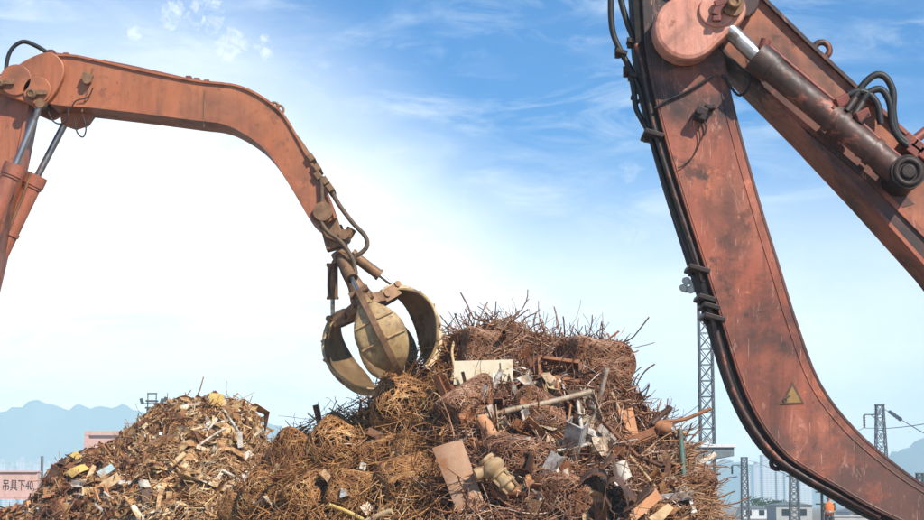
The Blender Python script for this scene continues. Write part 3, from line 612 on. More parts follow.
def shards(name, H, N, xr, yr, size, mat, label, keep=all_, lift=(-.02, .16), bias=.8, thick=.007):
    """N small cut strips and chips lying at all angles"""
    x = rng.uniform(*xr, N * 3); y = rng.uniform(*yr, N * 3); ok = keep(x, y) & (H(x, y) > .5); x, y = x[ok][:N], y[ok][:N]; n = len(x)
    nm = normal(H, x, y); c = np.stack([x, y, H(x, y)], -1) + nm * rng.uniform(*lift, n)[:, None]
    a = rng.normal(size=(n, 3)); a -= nm * (a * nm).sum(1, keepdims=True) * bias; a /= np.linalg.norm(a, axis=1, keepdims=True)
    b = np.cross(a, nm + rng.normal(0, .5, (n, 3))); b /= np.linalg.norm(b, axis=1, keepdims=True); w = np.cross(a, b)
    L = rng.uniform(size[0], size[1], n) * np.exp(rng.normal(0, .3, n)); W = L * rng.choice([.04, .08, .18, .42], n, p=[.45, .3, .17, .08]); bend = rng.normal(0, .55, n) * L
    V = np.zeros((n, 12, 3))
    for k, t in enumerate((-.5, 0, .5)):
        mid = c + a * (L * t)[:, None] + w * (bend * (.25 - t * t))[:, None]
        tw = b * np.cos(t * .8) + w * np.sin(t * .8)
        for m, (s, h) in enumerate(((-1, -1), (1, -1), (1, 1), (-1, 1))): V[:, k * 4 + m] = mid + tw * (W * s * .5)[:, None] + w * (thick * h * .5)
    f = [(0, 1, 5, 4), (1, 2, 6, 5), (2, 3, 7, 6), (3, 0, 4, 7), (4, 5, 9, 8), (5, 6, 10, 9), (6, 7, 11, 10), (7, 4, 8, 11), (3, 2, 1, 0), (8, 9, 10, 11)]
    Q = (np.arange(n) * 12)[:, None, None] + np.array(f)[None]
    return tag(quads(name, V.reshape(-1, 3), Q.reshape(-1, 4), mat), label, 'scrap', kind='stuff')
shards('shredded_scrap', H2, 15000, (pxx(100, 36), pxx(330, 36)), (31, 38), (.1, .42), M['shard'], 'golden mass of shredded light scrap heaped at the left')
shards('shredded_scrap', H2, 7000, (pxx(-20, 36), pxx(150, 36)), (31, 38), (.1, .42), M['shard_dark'], 'darker mass of shredded scrap at the far left foot of the heap')
shards('metal_chips', H1, 1500, (pxx(440, 28), pxx(725, 28)), (24.3, 28.9), (.06, .26), M['shard_dark'], 'small chips and strips caught in the rebar of the big heap', lift=(0, .14))
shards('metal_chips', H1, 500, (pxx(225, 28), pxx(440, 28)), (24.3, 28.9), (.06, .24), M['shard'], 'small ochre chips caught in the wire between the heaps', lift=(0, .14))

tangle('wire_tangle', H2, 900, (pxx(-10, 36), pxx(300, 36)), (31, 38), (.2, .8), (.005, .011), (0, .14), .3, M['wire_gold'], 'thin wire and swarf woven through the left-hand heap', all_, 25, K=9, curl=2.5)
# wire bales -----------------------------------------------------------------
def bale_mesh(seed, n, mat, round_=False):
    box = np.array((.5, .5, .42)); r0 = np.random.default_rng(seed)
    p = r0.uniform(-1, 1, (n, 3)); ax = r0.integers(0, 3, n); p[np.arange(n), ax] = np.sign(p[np.arange(n), ax]); p = p * box
    if round_: p = p / np.linalg.norm(p, axis=1, keepdims=True) * .46
    d = r0.normal(size=(n, 3)); d[np.arange(n), ax] *= .15
    V, Q = wires(p, d, r0.uniform(.4, 1.4, n), r0.uniform(.0045, .0085, n), 14, r0.uniform(1, 5, n), 4, box if not round_ else np.array((.47, .47, .47)))
    # packed core
    m = 9; g = np.linspace(-1, 1, m); cv = []; cq = []
    for axis in range(3):
        for s in (-1, 1):
            u, v = np.meshgrid(g, g, indexing='ij'); w = np.full_like(u, s); q = np.stack([w, u, v] if axis == 0 else [u, w, v] if axis == 1 else [u, v, w], -1).reshape(-1, 3)
            q = q / ((np.abs(q) ** (2.2 if round_ else 5)).sum(1) ** (1 / (2.2 if round_ else 5)))[:, None]; q = q * box * .93 + r0.normal(0, .012, q.shape)
            o = len(V) + sum(len(z) for z in cv); i, j = np.meshgrid(np.arange(m - 1), np.arange(m - 1), indexing='ij'); k = (i * m + j).ravel() + o; cv.append(q); cq.append(np.stack([k, k + 1, k + m + 1, k + m], 1))
    cq = np.concatenate(cq); ph = r0.uniform(0, 6, 6)
    def warp(v): return v * (1 + .09 * np.sin(4.2 * v[:, [1, 2, 0]] + ph[:3]) + .06 * np.sin(7.1 * v[:, [2, 0, 1]] + ph[3:])) + .10 * np.sin(3.3 * v[:, [2, 0, 1]] + ph[3:]) * np.array((1, 1, .8))
    V = warp(V); cv = [warp(q) for q in cv]
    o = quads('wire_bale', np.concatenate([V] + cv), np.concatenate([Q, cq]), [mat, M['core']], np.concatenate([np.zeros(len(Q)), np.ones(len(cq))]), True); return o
protos = {}
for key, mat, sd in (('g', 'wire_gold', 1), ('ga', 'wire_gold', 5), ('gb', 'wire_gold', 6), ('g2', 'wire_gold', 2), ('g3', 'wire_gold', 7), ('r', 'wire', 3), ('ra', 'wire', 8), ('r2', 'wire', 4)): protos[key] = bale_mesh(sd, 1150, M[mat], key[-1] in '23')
used = set()
BALES = [  # px, py, size px, depth squash, key, rotation, label
    (362, 492, 46, 'g', (.1, .2, .3), 'square golden wire bale at the bottom edge, left of the taller bale'),
    (418, 484, 58, 'ga', (.3, -.3, .5), 'largest square wire bale, just left of the tall rusty plate'),
    (304, 464, 58, 'g2', (.2, .1, .8), 'golden wire ball on the low left shoulder of the big heap'),
    (338, 458, 56, 'g3', (.5, .6, .1), 'rounded golden wire bundle on the middle of the low shoulder'),
    (382, 454, 44, 'gb', (.2, -.4, .2), 'brown wire bale with a dark hollow above the bottom square bales'),
    (408, 412, 58, 'g3', (.9, .2, .4), 'big rounded golden wire bundle directly below the grapple'),
    (416, 452, 38, 'gb', (.1, .5, .9), 'small wire bale touching the top left corner of the tall rusty plate'),
    (268, 496, 44, 'g2', (.4, .2, .2), 'golden brown wire bundle at the lower left end of the big heap'),
    (316, 502, 44, 'g2', (.1, .9, .2), 'brown wire bundle on the bottom edge under the low shoulder'),
    (478, 352, 42, 'r', (.1, .1, .2), 'reddish wire bale on top of the cream plate'),
    (474, 402, 46, 'ra', (.2, -.5, .3), 'dark red wire bale under the cream plate'),
    (520, 462, 50, 'r2', (.2, .1, .2), 'rounded rusty wire bundle behind the cream cast valve'),
    (592, 364, 50, 'r', (.1, .05, .3), 'rusty wire bale right of the box frame at the top'),
    (566, 500, 46, 'r2', (.3, .2, .7), 'rusty wire ball at the bottom left of the curled dark sheets'),
    (540, 420, 44, 'r2', (.8, .2, .1), 'loose rusty wire bundle below the long grey pipe'),
    (250, 512, 36, 'g', (.2, .4, .1), 'small wire bale low between the two heaps'),
    (608, 378, 36, 'r2', (.5, .3, .2), 'small round wire bundle on the right shoulder of the big heap'),
    (690, 490, 44, 'r2', (.3, .1, .5), 'rusty wire bundle at the lower right edge of the big heap'),
]
for px, py, s, key, rot, lab in BALES:
    q = s1b(px, py); o = protos[key]
    if key in used: o = protos[key].copy(); COL.objects.link(o)
    used.add(key)
    sc = s / 1800 * q[1]; o.scale = (sc * random.uniform(1., 1.5), sc * random.uniform(.9, 1.2), sc * random.uniform(.8, 1.15)); o.rotation_euler = (rot[0], rot[1], rot[2] + random.uniform(-.5, .5)); o.location = tuple(q + (np.array((0, 0, CAMZ)) - q) / np.linalg.norm(q) * sc * random.uniform(.02, .22))
    tag(o, lab, 'wire bale', 'wire bales in the big heap')

# loose rods -------------------------------------------------------------------
rod_protos = []
for k in range(22):
    L = random.uniform(.6, 1.35); r = random.uniform(.006, .011); path = [np.zeros(3)]; d = np.array((1., 0, 0)); ang = random.choice([0, .1, .3, .6, 1.]) * random.choice([-1, 1])
    for i in range(10):
        d = d + np.array((0, ang * d[0] * .25, random.gauss(0, .07))) + np.random.RandomState(k * 20 + i).normal(0, .04, 3); d /= np.linalg.norm(d); path.append(path[-1] + d * L / 10)
    path = [p - path[5] for p in path]; mb = MB(); mb.tube(smooth(path, 2), r, 6); rod_protos.append((mb, L))
rod_objs = []
def put_rod(pos, dirv, label, group):
    k = random.randrange(len(rod_protos))
    if k >= len(rod_objs) or rod_objs[k] is None:
        while len(rod_objs) <= k: rod_objs.append(None)
        o = build('rebar_rod', rod_protos[k][0], M['rod']); rod_objs[k] = o
    else: o = rod_objs[k].copy(); COL.objects.link(o)
    o.location = tuple(pos); qt = Vector(dirv).to_track_quat('X', 'Z'); o.rotation_euler = (qt @ Matrix.Rotation(random.uniform(0, 6.28), 3, 'X').to_quaternion()).to_euler(); return tag(o, label, 'rebar', group)
cnt = 0
while cnt < 215:
    px = random.uniform(455, 712); py = random.uniform(325, 519); q = s1(px, py)
    if q is None: continue
    n = normal(H1, np.array([q[0]]), np.array([q[1]]))[0]
    dv = rng.normal(size=3); dv -= n * dv.dot(n) * .9; put_rod(q + n * random.uniform(.05, .16), dv, 'bent rusty rebar rod lying loose in the tangle of the big heap', 'loose rebar rods on the big heap'); cnt += 1
for i in range(16):
    px = random.choice([random.uniform(448, 612), random.uniform(452, 560)]); zz = np.interp(px, [p[0] for p in R1], [p[1] for p in R1])
    put_rod(P(px, zz + random.uniform(-4, 10), YC1 - random.uniform(0, .3)), (random.uniform(-1, 1), random.uniform(-.5, .5), random.uniform(.1, .9)), 'thin rebar rod sticking up against the sky from the top of the big heap', 'rebar rods on the crest of the big heap')

# offcuts ----------------------------------------------------------------------
def off_strip():
    mb = MB(); L, w = random.uniform(.4, .8), random.uniform(.05, .12); k = random.uniform(-.4, .4); a = [np.array((L * (t - .5), 0, k * L * (.25 - (t - .5) ** 2))) for t in np.linspace(0, 1, 6)]
    for p, q in zip(a[:-1], a[1:]): mb.bar(p, q, w, .012)
    return mb
def off_angle():
    mb = MB(); L = random.uniform(.4, .75); mb.box((0, 0, 0), (L, .11, .012)); mb.box((0, .055, .062), (L, .012, .112)); return mb
def off_channel():
    mb = MB(); L = random.uniform(.4, .7); mb.box((0, 0, 0), (L, .14, .014)); mb.box((0, .069, .05), (L, .012, .086)); mb.box((0, -.069, .05), (L, .012, .086)); return mb
def off_plate():
    mb = MB(); a, b = random.uniform(.22, .42), random.uniform(.16, .32); mb.prism([(-a / 2, -b / 2), (a / 2 * random.uniform(.6, 1), -b / 2 * random.uniform(.7, 1)), (a / 2, b / 2 * random.uniform(.5, 1)), (random.uniform(-.1, .1), b / 2), (-a / 2 * random.uniform(.6, 1), b / 2)], -.008, .008); return mb
def off_sheet():
    mb = MB(); n, m = 6, 4; a, b = random.uniform(.3, .5), random.uniform(.2, .32); ph = random.uniform(0, 6)
    vs = [np.array((a * (i / n - .5), b * (j / m - .5), .07 * math.sin(ph + i * 1.1 + j * .6) + .03 * random.gauss(0, 1))) for i in range(n + 1) for j in range(m + 1)]
    vs2 = [v + np.array((0, 0, .008)) for v in vs]; N = len(vs); fs = []
    for i in range(n):
        for j in range(m):
            k = i * (m + 1) + j; fs += [(k, k + m + 1, k + m + 2, k + 1)[::-1], (N + k, N + k + m + 1, N + k + m + 2, N + k + 1)]
    for i in range(n):
        for j in (0, m): k = i * (m + 1) + j; fs.append((k, k + m + 1, N + k + m + 1, N + k))
    for j in range(m):
        for i in (0, n): k = i * (m + 1) + j; fs.append((k, k + 1, N + k + 1, N + k))
    return mb.add(vs + vs2, fs)
def off_pipe():
    mb = MB(); L = random.uniform(.35, .8); r = random.uniform(.022, .045); a, b = np.array((-L / 2, 0, 0)), np.array((L / 2, 0, 0)); mb.tube([a, a * .99, b * .99, b], r, 12, cap=False); mb.tube([b, a], r * .82, 12, cap=False)
    ri = [[p + np.array((0, math.cos(2 * math.pi * j / 12), math.sin(2 * math.pi * j / 12))) * q for j in range(12) for q in (r, r * .82)] for p in (a, b)]
    for rr in ri: mb.add(rr, [(2 * j, 2 * j + 1, (2 * j + 3) % 24, (2 * j + 2) % 24) for j in range(12)])
    return mb
FEATURES = ((450, 354, 517, 389), (527, 351, 585, 385), (428, 437, 492, 517), (473, 449, 519, 495), (576, 464, 652, 514), (618, 412, 654, 446))
clear = lambda px, py: not any(a < px < c and b < py < d for a, b, c, d in FEATURES)
KINDS = [('steel_strip', off_strip, 'flat steel strip', 'strip'), ('angle_iron', off_angle, 'piece of angle iron', 'angle iron'), ('channel_offcut', off_channel, 'short channel section', 'channel'), ('plate_offcut', off_plate, 'cut plate corner', 'plate'), ('crumpled_sheet', off_sheet, 'crumpled sheet metal', 'sheet metal'), ('pipe_offcut', off_pipe, 'short pipe end', 'pipe')]
def offcuts(surfn, H, n, pxr, pyr, mat, where, grp, kinds, lift=(.06, .2), scl=1.):
    pr = {}
    c = 0
    while c < n:
        px, py = random.uniform(*pxr), random.uniform(*pyr); q = surfn(px, py)
        if q is None or (surfn is s1 and not clear(px, py)) or (surfn is s2 and px < 42 and py < 503): continue
        nm, fn, lab, cat = random.choice(kinds); v = random.randrange(4)
        if (nm, v) in pr: o = pr[nm, v].copy(); COL.objects.link(o)
        else: o = pr[nm, v] = build(nm, fn(), mat, bevel=0)
        nn = normal(H, np.array([q[0]]), np.array([q[1]]))[0]; o.location = tuple(q + nn * random.uniform(*lift)); o.rotation_euler = (random.uniform(-1.2, 1.6), random.uniform(-1.3, 1.3), random.uniform(-3, 3))
        o.scale = [scl * random.uniform(.7, 1.25)] * 3; tag(o, f'{lab} {where}', cat, f'{cat} pieces {grp}'); c += 1
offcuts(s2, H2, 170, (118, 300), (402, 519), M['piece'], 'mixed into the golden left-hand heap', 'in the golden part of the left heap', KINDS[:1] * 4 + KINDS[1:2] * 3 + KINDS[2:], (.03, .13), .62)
offcuts(s2, H2, 90, (0, 125), (445, 519), M['piece_dark'], 'mixed into the dark far left foot of the heap', 'in the dark foot of the left heap', KINDS[:1] * 4 + KINDS[1:2] * 3 + KINDS[2:], (.03, .14), .7)
offcuts(s1, H1, 70, (440, 715), (350, 519), M['piece_dark'], 'caught in the rebar of the big heap', 'in the big heap', KINDS, (.1, .22))
offcuts(s1, H1, 16, (480, 700), (380, 515), M['piece_dark'], 'of larger size half sunk in the big heap', 'of large size in the big heap', KINDS[1:3] + KINDS[4:5], (.02, .12), 1.6)
M['piece_pale'] = scrap('pale offcut', [(0, (.2, .12, .07)), (.3, (.42, .3, .19)), (.65, (.52, .45, .36)), (1, (.66, .64, .6))], island=False, obj=True)
offcuts(s1, H1, 55, (470, 712), (380, 519), M['piece_pale'], 'of pale bare metal among the rebar of the big heap', 'of pale metal in the big heap', KINDS[:2] + KINDS[4:5], (.06, .2), .8)
offcuts(s1, H1, 30, (262, 445), (440, 519), M['piece_dark'], 'jammed between the wire bales', 'between the wire bales', KINDS[:2] + KINDS[3:5], (.12, .34), .8)
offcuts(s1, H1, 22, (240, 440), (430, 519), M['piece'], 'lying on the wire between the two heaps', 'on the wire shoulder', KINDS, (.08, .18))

# single pieces one can pick out ------------------------------------------------
def plane_hit(px, py, c, n):
    d = ray(px, py); o = np.array((0, 0, CAMZ)); t = np.dot(c - o, n) / np.dot(d, n); return o + d * t
def plate(name, label, cat, corners, mat, sf=None, off=.3, n=(0, -1, .25), th=.02, bend=0., group=None, extra=None):
    """a flat or curved cut plate: its corners are taken off the photo, then put on a plane that leans on the heap"""
    sf = sf or s1b; cpx = np.mean([c[0] for c in corners]), np.mean([c[1] for c in corners]); n = np.array(n, float); n /= np.linalg.norm(n)
    q = sf(*cpx); c = q + (np.array((0, 0, CAMZ)) - q) / np.linalg.norm(q) * (off + .16)
    pts = [plane_hit(x, y, c, n) for x, y in corners]; mb = MB()
    if len(pts) == 4 and bend:
        K = 10; a, b, c_, d_ = pts; vs = []
        for s in (0, 1):
            for k in range(K + 1):
                t = k / K; bb = n * (bend * (1 - (2 * t - 1) ** 2) - th * s); vs += [a + (b - a) * t + bb, d_ + (c_ - d_) * t + bb]
        N = 2 * (K + 1); fs = []
        for k in range(K): i = 2 * k; fs += [(i, i + 2, i + 3, i + 1), (N + i, N + i + 1, N + i + 3, N + i + 2), (i, N + i, N + i + 2, i + 2), (i + 1, i + 3, N + i + 3, N + i + 1)]
        fs += [(0, 1, N + 1, N), (2 * K, N + 2 * K, N + 2 * K + 1, 2 * K + 1)]; mb.add(vs, fs)
    else:
        m = len(pts); vs = pts + [p - n * th for p in pts]; mb.add(vs, [list(range(m)), list(range(2 * m - 1, m - 1, -1))] + [[i, i + m, (i + 1) % m + m, (i + 1) % m] for i in range(m)])
    if extra: extra(mb, pts, n)
    o = build(name, mb, M[mat], bevel=.004, off=tuple(np.mean(pts, 0))); return tag(o, label, cat, group)
def rodlike(name, label, cat, pts, r, mat, sf=None, off=.22, n=10, ends=None, group=None):
    sf = sf or s1b; path = []
    for x, y in pts:
        q = sf(x, y); path.append(q + (np.array((0, 0, CAMZ)) - q) / np.linalg.norm(q) * (off + .12))
    ym = np.mean([p[1] for p in path]); path = [P(x, y, ym + (p[1] - ym) * .6) for (x, y), p in zip(pts, path)]
    mb = MB(); mb.tube(smooth(path, 4) if len(path) > 2 else path, r, n); o = build(name, mb, M[mat], off=tuple(np.mean(path, 0))); return tag(o, label, cat, group)

def holes(mb, pts, n):
    c = np.mean(pts, 0); a = pts[1] - pts[0]
    mb.mi = 0
plate('steel_plate', 'cream painted steel plate lying flat near the top of the big heap', 'plate', [(454, 361), (512.5, 359.5), (513, 383), (453.5, 384.5)], 'plate_cream', off=.34, n=(.05, -1, .1))
plate('steel_plate', 'tall rusty plate standing on its corner at the bottom of the big heap', 'plate', [(432, 448), (462, 439.5), (487, 510), (458, 514.5)], 'plate_rust', off=.42, n=(-.1, -1, .3), bend=.03, th=.03)
# open box frame of channel bars
mb = MB(); q = s1b(558, 368); c = q + np.array((0, -.5, 0)); nn = np.array((.06, -1, .15)); nn /= np.linalg.norm(nn)
o4 = [plane_hit(x, y, c, nn) for x, y in ((539, 356.5), (580, 362), (580.5, 381), (540, 375.5))]
for i in range(4):
    a, b = o4[i], o4[(i + 1) % 4]; mb.bar(a, b, .05, .03, nn); mb.bar(a - nn * .12, b - nn * .12, .03, .2, nn)
tag(build('box_frame', mb, M['plate_brown'], bevel=.004, off=tuple(c)), 'rusty open box frame of channel steel right of the cream plate', 'frame')
plate('steel_box', 'dark rusty box end against the left side of the open box frame', 'box', [(528, 360), (539, 356), (541, 376), (531, 373)], 'plate_brown', off=.3, n=(-.5, -1, .1), th=.15)
rodlike('long_pipe', 'long pale pipe lying across the middle of the big heap', 'pipe', [(478, 418), (515, 409), (550, 402), (591, 391.5)], .045, 'pipe_grey', off=.4)
rodlike('flat_bar', 'pale upright flat bar under the right end of the long pipe', 'bar', [(577, 399), (582, 431)], .035, 'plate_white', off=.34, n=4)
rodlike('pipe_stub', 'short thick rust orange pipe stub below the left end of the long pipe', 'pipe', [(481, 419), (496, 440)], .095, 'plate_orange', off=.2, n=18)
# cream cast valve body
mb = MB(); a = s1b(484, 459); b = s1b(512, 490); cdir = (np.array((0, 0, CAMZ)) - a) / np.linalg.norm(a)
a = P(484, 459, min(a[1], b[1]) - .42); b = P(513, 490, a[1] - .1); prof = [(0, .10), (.02, .16), (.1, .16), (.12, .12), (.2, .19), (.32, .21), (.42, .17), (.46, .12), (.5, .17), (.54, .17), (.56, .11), (.7, .13), (.78, .16), (.82, .16), (.84, .09), (.96, .085), (1, .06)]
mb.tube([a + (b - a) * t for t, r in prof], [r * .9 for t, r in prof], 20)
for s in (-1, 1): mb.bar(a + (b - a) * .5 + np.array((s * .09, -.08, s * .06)), b + np.array((s * .08, -.05, s * .05)), .035)
mb.cyl(a + (b - a) * .28, a + (b - a) * .28 + np.array((-.24, -.05, -.1)), .09, 16)
tag(build('cast_valve', mb, M['cream_cast'], bevel=.006, off=tuple(a)), 'cream coloured cast valve body with flanges lying right of the tall rusty plate', 'valve')
rodlike('angle_iron', 'upright leg of a white angle iron standing below the long pipe', 'angle iron', [(555, 452), (558, 482)], .035, 'plate_white', off=.36, n=4)
rodlike('flat_bar', 'white flat bar lying level across the middle right of the big heap', 'bar', [(554, 451), (572, 449), (589, 444)], .028, 'plate_white', off=.34, n=4)
# I beam stump
mb = MB(); q = s1b(634, 430) + np.array((0, -.8, 0)); rot = Matrix.Rotation(R(-12), 3, 'Y') @ Matrix.Rotation(R(25), 3, 'Z')
q1 = P(628, 424, q[1]); mb.box(q1, (.26, .05, .48), rot); mb.box(q1 + np.array((.02, .26, 0)), (.26, .05, .48), rot); mb.box(q1 + np.array((.01, .13, .0)), (.03, .22, .48), rot)
tag(build('steel_beam', mb, M['plate_orange'], bevel=.006, off=tuple(q1)), 'orange rusty stump of an I beam standing on the right shoulder', 'beam')
q2 = P(642, 437, q[1] - .1); mb = MB(); rot = Matrix.Rotation(R(-22), 3, 'Y'); mb.box(q2, (.42, .03, .13), rot); mb.box(q2 + np.array((0, .12, .07)), (.42, .24, .025), rot); mb.box(q2 + np.array((0, .12, -.07)), (.42, .24, .025), rot)
tag(build('channel_offcut', mb, M['plate_brown'], bevel=.005, off=tuple(q2)), 'brown channel stump wedged at the foot of the orange I beam', 'channel')
# curled dark sheets
def curl(name, label, pts, depth, mat, sf=s1b, off=.3, th=.006):
    q = sf(*np.mean(pts, 0)); Y = q[1] - off; a = smooth([P(x, y, Y) for x, y in pts], 5); dv = np.array((.06, depth, .10)); tn = np.array((0, 0, 0.))
    mb = MB(); vs = []
    for i, p in enumerate(a):
        t = a[min(i + 1, len(a) - 1)] - a[max(i - 1, 0)]; nr = np.cross(t, (0, 1, 0)); nr /= np.linalg.norm(nr); k = 1 + .12 * math.sin(i * .9)
        vs += [p - nr * th, p + nr * th, p + nr * th + dv * k, p - nr * th + dv * k]
    fs = [(i * 4 + j, i * 4 + (j + 1) % 4, (i + 1) * 4 + (j + 1) % 4, (i + 1) * 4 + j) for i in range(len(a) - 1) for j in range(4)] + [(3, 2, 1, 0), tuple((len(a) - 1) * 4 + j for j in range(4))]
    mb.add(vs, fs); return tag(build(name, mb, M[mat], off=tuple(np.mean(a, 0))), label, 'sheet metal')
curl('curled_sheet', 'long dark sheet curled like an open scroll at the lower right of the big heap', [(578, 486), (592, 474), (606, 479), (606, 496), (614, 513), (632, 507), (650, 491)], .7, 'plate_dark', off=.75)
curl('curled_sheet', 'dark sheet bent into an open loop beside the scroll', [(611, 508), (605, 496), (608, 484), (616, 482), (624, 492), (628, 506)], .5, 'plate_dark', off=.9)
curl('curled_sheet', 'dark ribbon of sheet hooking up to a point above the scroll', [(602, 468), (612, 459), (614, 474), (622, 490), (636, 503)], .4, 'plate_dark', off=.95)
plate('steel_plate', 'dark grey plate leaning beside the curled sheets', 'plate', [(584, 478), (604, 482), (604, 506), (590, 516)], 'plate_dark', off=.38, n=(-.35, -1, .1))
plate('steel_plate', 'bright orange rusty plank at the bottom right of the big heap', 'plate', [(622, 512), (656, 488), (662, 498), (632, 524)], 'plate_orange', off=.5, n=(.1, -1, .4))
plate('wood_plank', 'pale plank end at the bottom right beside the orange plank', 'plank', [(648, 518), (668, 503), (674, 508), (658, 526)], 'plate_tan', off=.5, n=(.1, -1, .4), th=.04)
rodlike('steel_bar', 'dark bar crossing above the orange plank', 'bar', [(632, 504), (646, 494), (656, 488)], .04, 'plate_dark', off=.66, n=6)
rodlike('hooked_pipe', 'dark pipe with a knobbed hooked end rising from the right shoulder', 'pipe', [(652, 424), (661, 415), (668, 410), (670, 406)], .045, 'plate_dark', off=.55)
rodlike('pipe_stub', 'stubby brown drum end below the hooked pipe', 'pipe', [(655, 424), (670, 430)], .11, 'plate_brown', off=.5, n=18)
rodlike('rebar_rod', 'long rusty bar pointing right into the sky from the right shoulder', 'rebar', [(652, 423), (668, 421), (685, 419), (700, 413), (711, 408.5)], .03, 'plate_brown', off=.4, n=7)
rodlike('fence_post', 'dull green upright post at the right edge of the heap', 'post', [(680, 430), (684, 478)], .045, 'green', off=.6, n=8)
rodlike('flat_bar', 'grey upright bar beside the brown drum end', 'bar', [(669, 428), (671, 446)], .04, 'plate_dark', off=.3, n=4)
rodlike('flat_bar', 'tan slanted bar in front of the I beam stump', 'bar', [(622, 448), (640, 468), (656, 488)], .032, 'plate_tan', off=.42, n=4)
plate('steel_plate', 'brown triangular plate jutting right just under the canopy', 'plate', [(684, 444), (692, 448), (700, 462), (690, 460)], 'plate_brown', off=.15, n=(.2, -1, .3))
plate('bent_sheet', 'white bent sheet wedged between the cream plate and the box frame', 'sheet metal', [(516, 378), (528, 373), (536, 388), (528, 387)], 'plate_white', off=.3, n=(.2, -1, .2), bend=-.04)
plate('bent_sheet', 'grey chipped sheet in the middle of the big heap', 'sheet metal', [(560, 468), (568, 464), (569, 478), (562, 484)], 'plate_white', off=.3, n=(-.2, -1, .3))
plate('bent_sheet', 'pale crushed sheet above the curled dark sheets', 'sheet metal', [(614, 464), (626, 460), (632, 476), (622, 484)], 'plate_white', off=.3, n=(.2, -1, .4), bend=.05)
plate('bent_sheet', 'small white sheet on the rounded golden bundle of the low shoulder', 'sheet metal', [(361, 461), (367, 464), (365, 471), (359, 468)], 'plate_white', off=.35)
plate('steel_plate', 'grey plate leaning at the left end of the low shoulder', 'plate', [(288, 456), (294, 452), (312, 468), (305, 474)], 'plate_tan', off=.3, n=(-.2, -1, .5))
plate('steel_plate', 'tan plate end poking out below the grapple', 'plate', [(352, 432), (364, 428), (374, 440), (362, 446)], 'plate_tan', off=.3, n=(-.2, -1, .5))
rodlike('steel_bar', 'yellowish bar crossing the bottom bales', 'bar', [(330, 505), (348, 512), (364, 520)], .035, 'plate_yellow', off=.4, n=5)
rodlike('steel_bar', 'tan bar lying along the bottom edge between two square bales', 'bar', [(362, 524), (378, 516), (392, 511)], .045, 'plate_tan', off=.45, n=5)
rodlike('curled_strip', 'pale strip curling up left of the cream plate', 'strip', [(455, 338), (452, 352), (454, 368), (450, 384), (444, 392)], .025, 'plate_tan', off=.3, n=5)
rodlike('steel_bar', 'long thin grey bar slanting over the crest near the right end', 'bar', [(594, 350), (606, 341), (619, 331)], .018, 'plate_brown', off=.05, n=6)
rodlike('rebar_rod', 'thin rod hooked at its tip above the crest right of centre', 'rebar', [(600, 352), (596, 340), (598, 331), (604, 328)], .012, 'plate_dark', off=.05, n=6)
rodlike('rebar_rod', 'long rod curling over at the very top left of the crest', 'rebar', [(496, 330), (486, 322), (474, 318), (471, 312)], .012, 'plate_dark', off=.05, n=6)
# left heap
plate('steel_plate', 'upright yellow plate on the very top of the left heap', 'plate', [(209, 392.5), (224, 394), (222, 407), (210, 405)], 'plate_yellow', s2b, .6, (.1, -1, .1))
plate('steel_plate', 'bright yellow folded plate on the dark left flank', 'plate', [(66, 472), (84, 464), (90, 469), (72, 478)], 'plate_yellow', s2b, .4, (-.1, -1, .5), bend=.05)
plate('steel_plate', 'dark yellow plate at the crest of the left flank', 'plate', [(69, 455), (76, 451), (87, 459), (80, 462)], 'plate_yellow', s2b, .3, (-.1, -1, .4))
plate('steel_box', 'pale blue battered box on the left heap', 'box', [(96, 472), (112, 463), (116, 468), (101, 478)], 'plate_blue', s2b, .4, (-.1, -1, .5), th=.15)
plate('steel_box', 'tan box with worn paint below the pale blue box', 'box', [(99, 484), (117, 472), (121, 480), (106, 490)], 'plate_tan', s2b, .45, (-.1, -1, .5), th=.2)
plate('sheet_strip', 'long white strip lying level in the middle of the left heap', 'strip', [(118, 480), (136, 481), (137, 485), (119, 484)], 'plate_white', s2b, .5, (0, -1, .5), th=.06)
plate('bent_sheet', 'white sheet beside the right end of the long white strip', 'sheet metal', [(138, 481), (148, 480), (151, 487), (140, 488)], 'plate_white', s2b, .5, (0, -1, .4), bend=.04)
plate('steel_box', 'dark grey box in a hollow of the left heap', 'box', [(141, 490), (153, 488), (155, 500), (142, 502)], 'plate_dark', s2b, .35, (.2, -1, .2), th=.25)
plate('steel_plate', 'tan triangular plate at the right foot of the left heap', 'plate', [(243, 470), (260, 473), (253, 486)], 'plate_tan', s2b, .4, (0, -1, .4))
plate('steel_plate', 'dark slanted plate on the crest of the far left flank', 'plate', [(49, 474), (62, 457), (66, 461), (53, 480)], 'plate_dark', s2b, .3, (-.3, -1, .4))
plate('steel_plate', 'brown slanted plate below the dark slanted plate', 'plate', [(50, 482), (70, 462), (76, 465), (57, 486)], 'plate_brown', s2b, .35, (-.2, -1, .5))
plate('bent_sheet', 'white crumpled sheet at the right end of the left heap', 'sheet metal', [(238, 458), (250, 450), (254, 455), (243, 462)], 'plate_white', s2b, .4, (.1, -1, .5), bend=.04)
plate('steel_plate', 'tall pale strip standing on the right crest of the left heap', 'plate', [(236, 432), (242, 431), (243, 447), (238, 448)], 'plate_white', s2b, .4, (.1, -1, .1))
plate('bent_sheet', 'bluish sheet at the left foot of the heap', 'sheet metal', [(36, 508), (46, 505), (49, 511), (39, 514)], 'plate_blue', s2b, .4, (0, -1, .5))
mb = MB(); q = s2b(101, 493) + np.array((0, -.5, 0)); nn = np.array((.05, -1, .35)); nn /= np.linalg.norm(nn); o4 = [plane_hit(x, y, q, nn) for x, y in ((94, 488), (104, 484), (109, 496), (99, 501))]
for i in range(4): mb.bar(o4[i], o4[(i + 1) % 4], .035, .035)
tag(build('box_frame', mb, M['plate_orange'], off=tuple(q)), 'thin open square frame lying on the dark left flank', 'frame')
